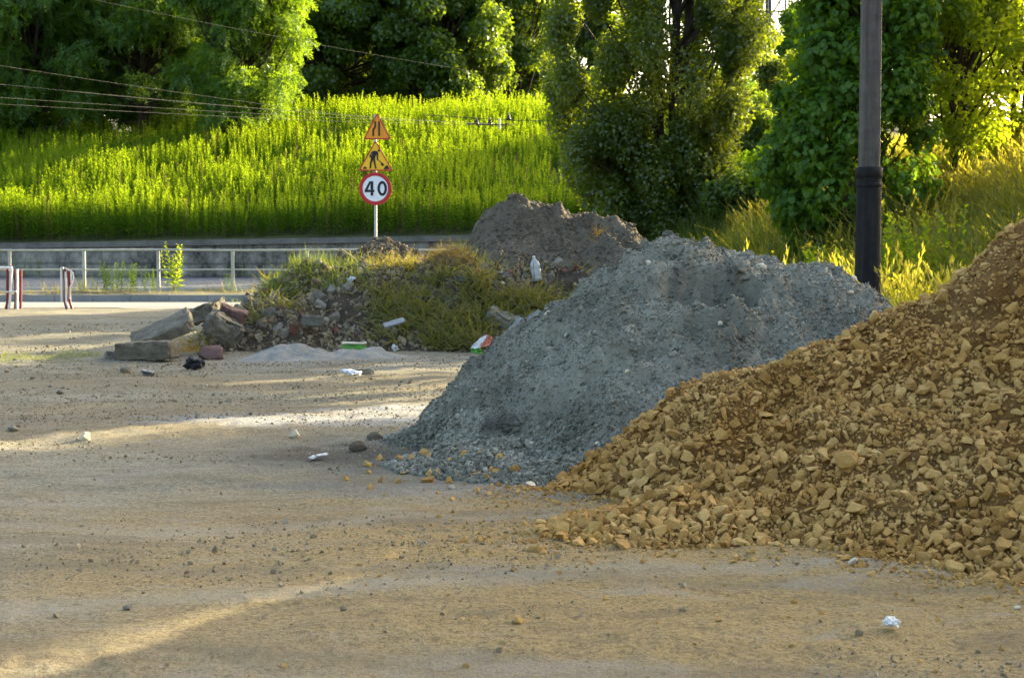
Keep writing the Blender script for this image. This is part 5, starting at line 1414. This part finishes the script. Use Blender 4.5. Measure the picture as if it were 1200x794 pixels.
bank_tree(520, 91, 13, 4.2, 'leafy tree with sunlit edge leaves behind the bright weeds', 'leaf_dark', ROUND, .22, 95, 560, 130)
bank_tree(606, 97, 13, 3.6, 'grey green tree half hidden behind the poplar', 'leaf_dark', ROUND, .22, 96, 420, 100)
src = bank_tree(110, 100, 15, 5.5, 'tall dark tree in the second row behind the feathery trees', 'leaf_dark', ROUND, .34, 97, 330, 130)
for i, (px, Y_, s, lab) in enumerate(((300, 104, 1.15, 'tall dark tree in the second row behind the sunlit bough'), (470, 108, 1.15, 'tall dark tree in the second row above the road sign'),
                                      (640, 113, 1.15, 'tall dark tree in the second row just behind the poplar'), (-60, 88, 1.0, 'tall dark tree closing the row beyond the frame edge'))):
    b = base_at(px, Y_); dup(src, b, (0, 0, i * 1.3 + .5), (s, s, s), lab)

# --- trees along the slope, outside the frame, whose shade lies over the yard
SHA = bank_tree(2000, 27, 11, 2.9, 'bushy tree on the slope beyond the frame whose shade lies over the yard', 'leaf_dark', ROUND, .30, 98, 110, 120, .03, name='shade_tree', cr=(.6, 1.1))
def place_c(c, t):      # c: offset across the sun's direction, t: distance along it
    ca, sa = math.sin(SUN_AZ), math.cos(SUN_AZ)     # sun dir (ca, sa); c = x*sa - y*ca
    return (c * sa + t * ca, -c * ca + t * sa)
SHADE = [(-1.42, 33, .78), (2.0, 30, .8), (-7.22, 34, .52), (-10.7, 36, .38), (-8.8, 41, .38)]
for i, (c, t, s) in enumerate(SHADE):
    x, y = place_c(c, t); z = float(ground(x, y))
    o = SHA if i == 0 else dup(SHA)
    o.location = (x, y, z); o.rotation_euler = (0, 0, i * 1.9); o.scale = (s, s, 1.0)
    o['label'] = ('first', 'second', 'third', 'fourth', 'fifth', 'sixth', 'seventh')[i] + ' bushy tree in the row beyond the stone mound that shades the yard'
    o['group'] = 'row of trees shading the yard'

# slender trees added outside the frame; raised crowns shade the yard, spare the grass
rg = np.random.default_rng(99)
UMB = None
for i, (c_, t_, s_) in enumerate(((-13.0, 24, 1.0), (-14.5, 26, .85), (-15.7, 28, 1.0), (-17.3, 30, .9), (-16.6, 33, .7), (-13.8, 29, .8), (-15.1, 31, .7))):
    x, y = place_c(c_, t_)
    z = float(ground(x, y))
    if UMB is None:
        cen, rad = ell_clumps(30, (0, 0, 3.9), (.62, .62, 1.7), rg, (.25, .5), .7)
        UMB = o = tree('slope_tree', 'x', (x, y, z), 5.6, .05, cen, rad, 300, ROUND, .13, 'leaf_light', 99, .6, .5, .018)
    else: o = dup(UMB)
    o.location = (x, y, z); o.rotation_euler = (0, 0, i * 1.7); o.scale = (s_, s_, 1)
    o['label'] = ('first', 'second', 'third', 'fourth', 'fifth', 'sixth', 'seventh')[i] + ' added thin-stemmed tree on the slope top, its raised crown shading the yard'
    o['group'] = 'added thin-stemmed trees shading the yard'
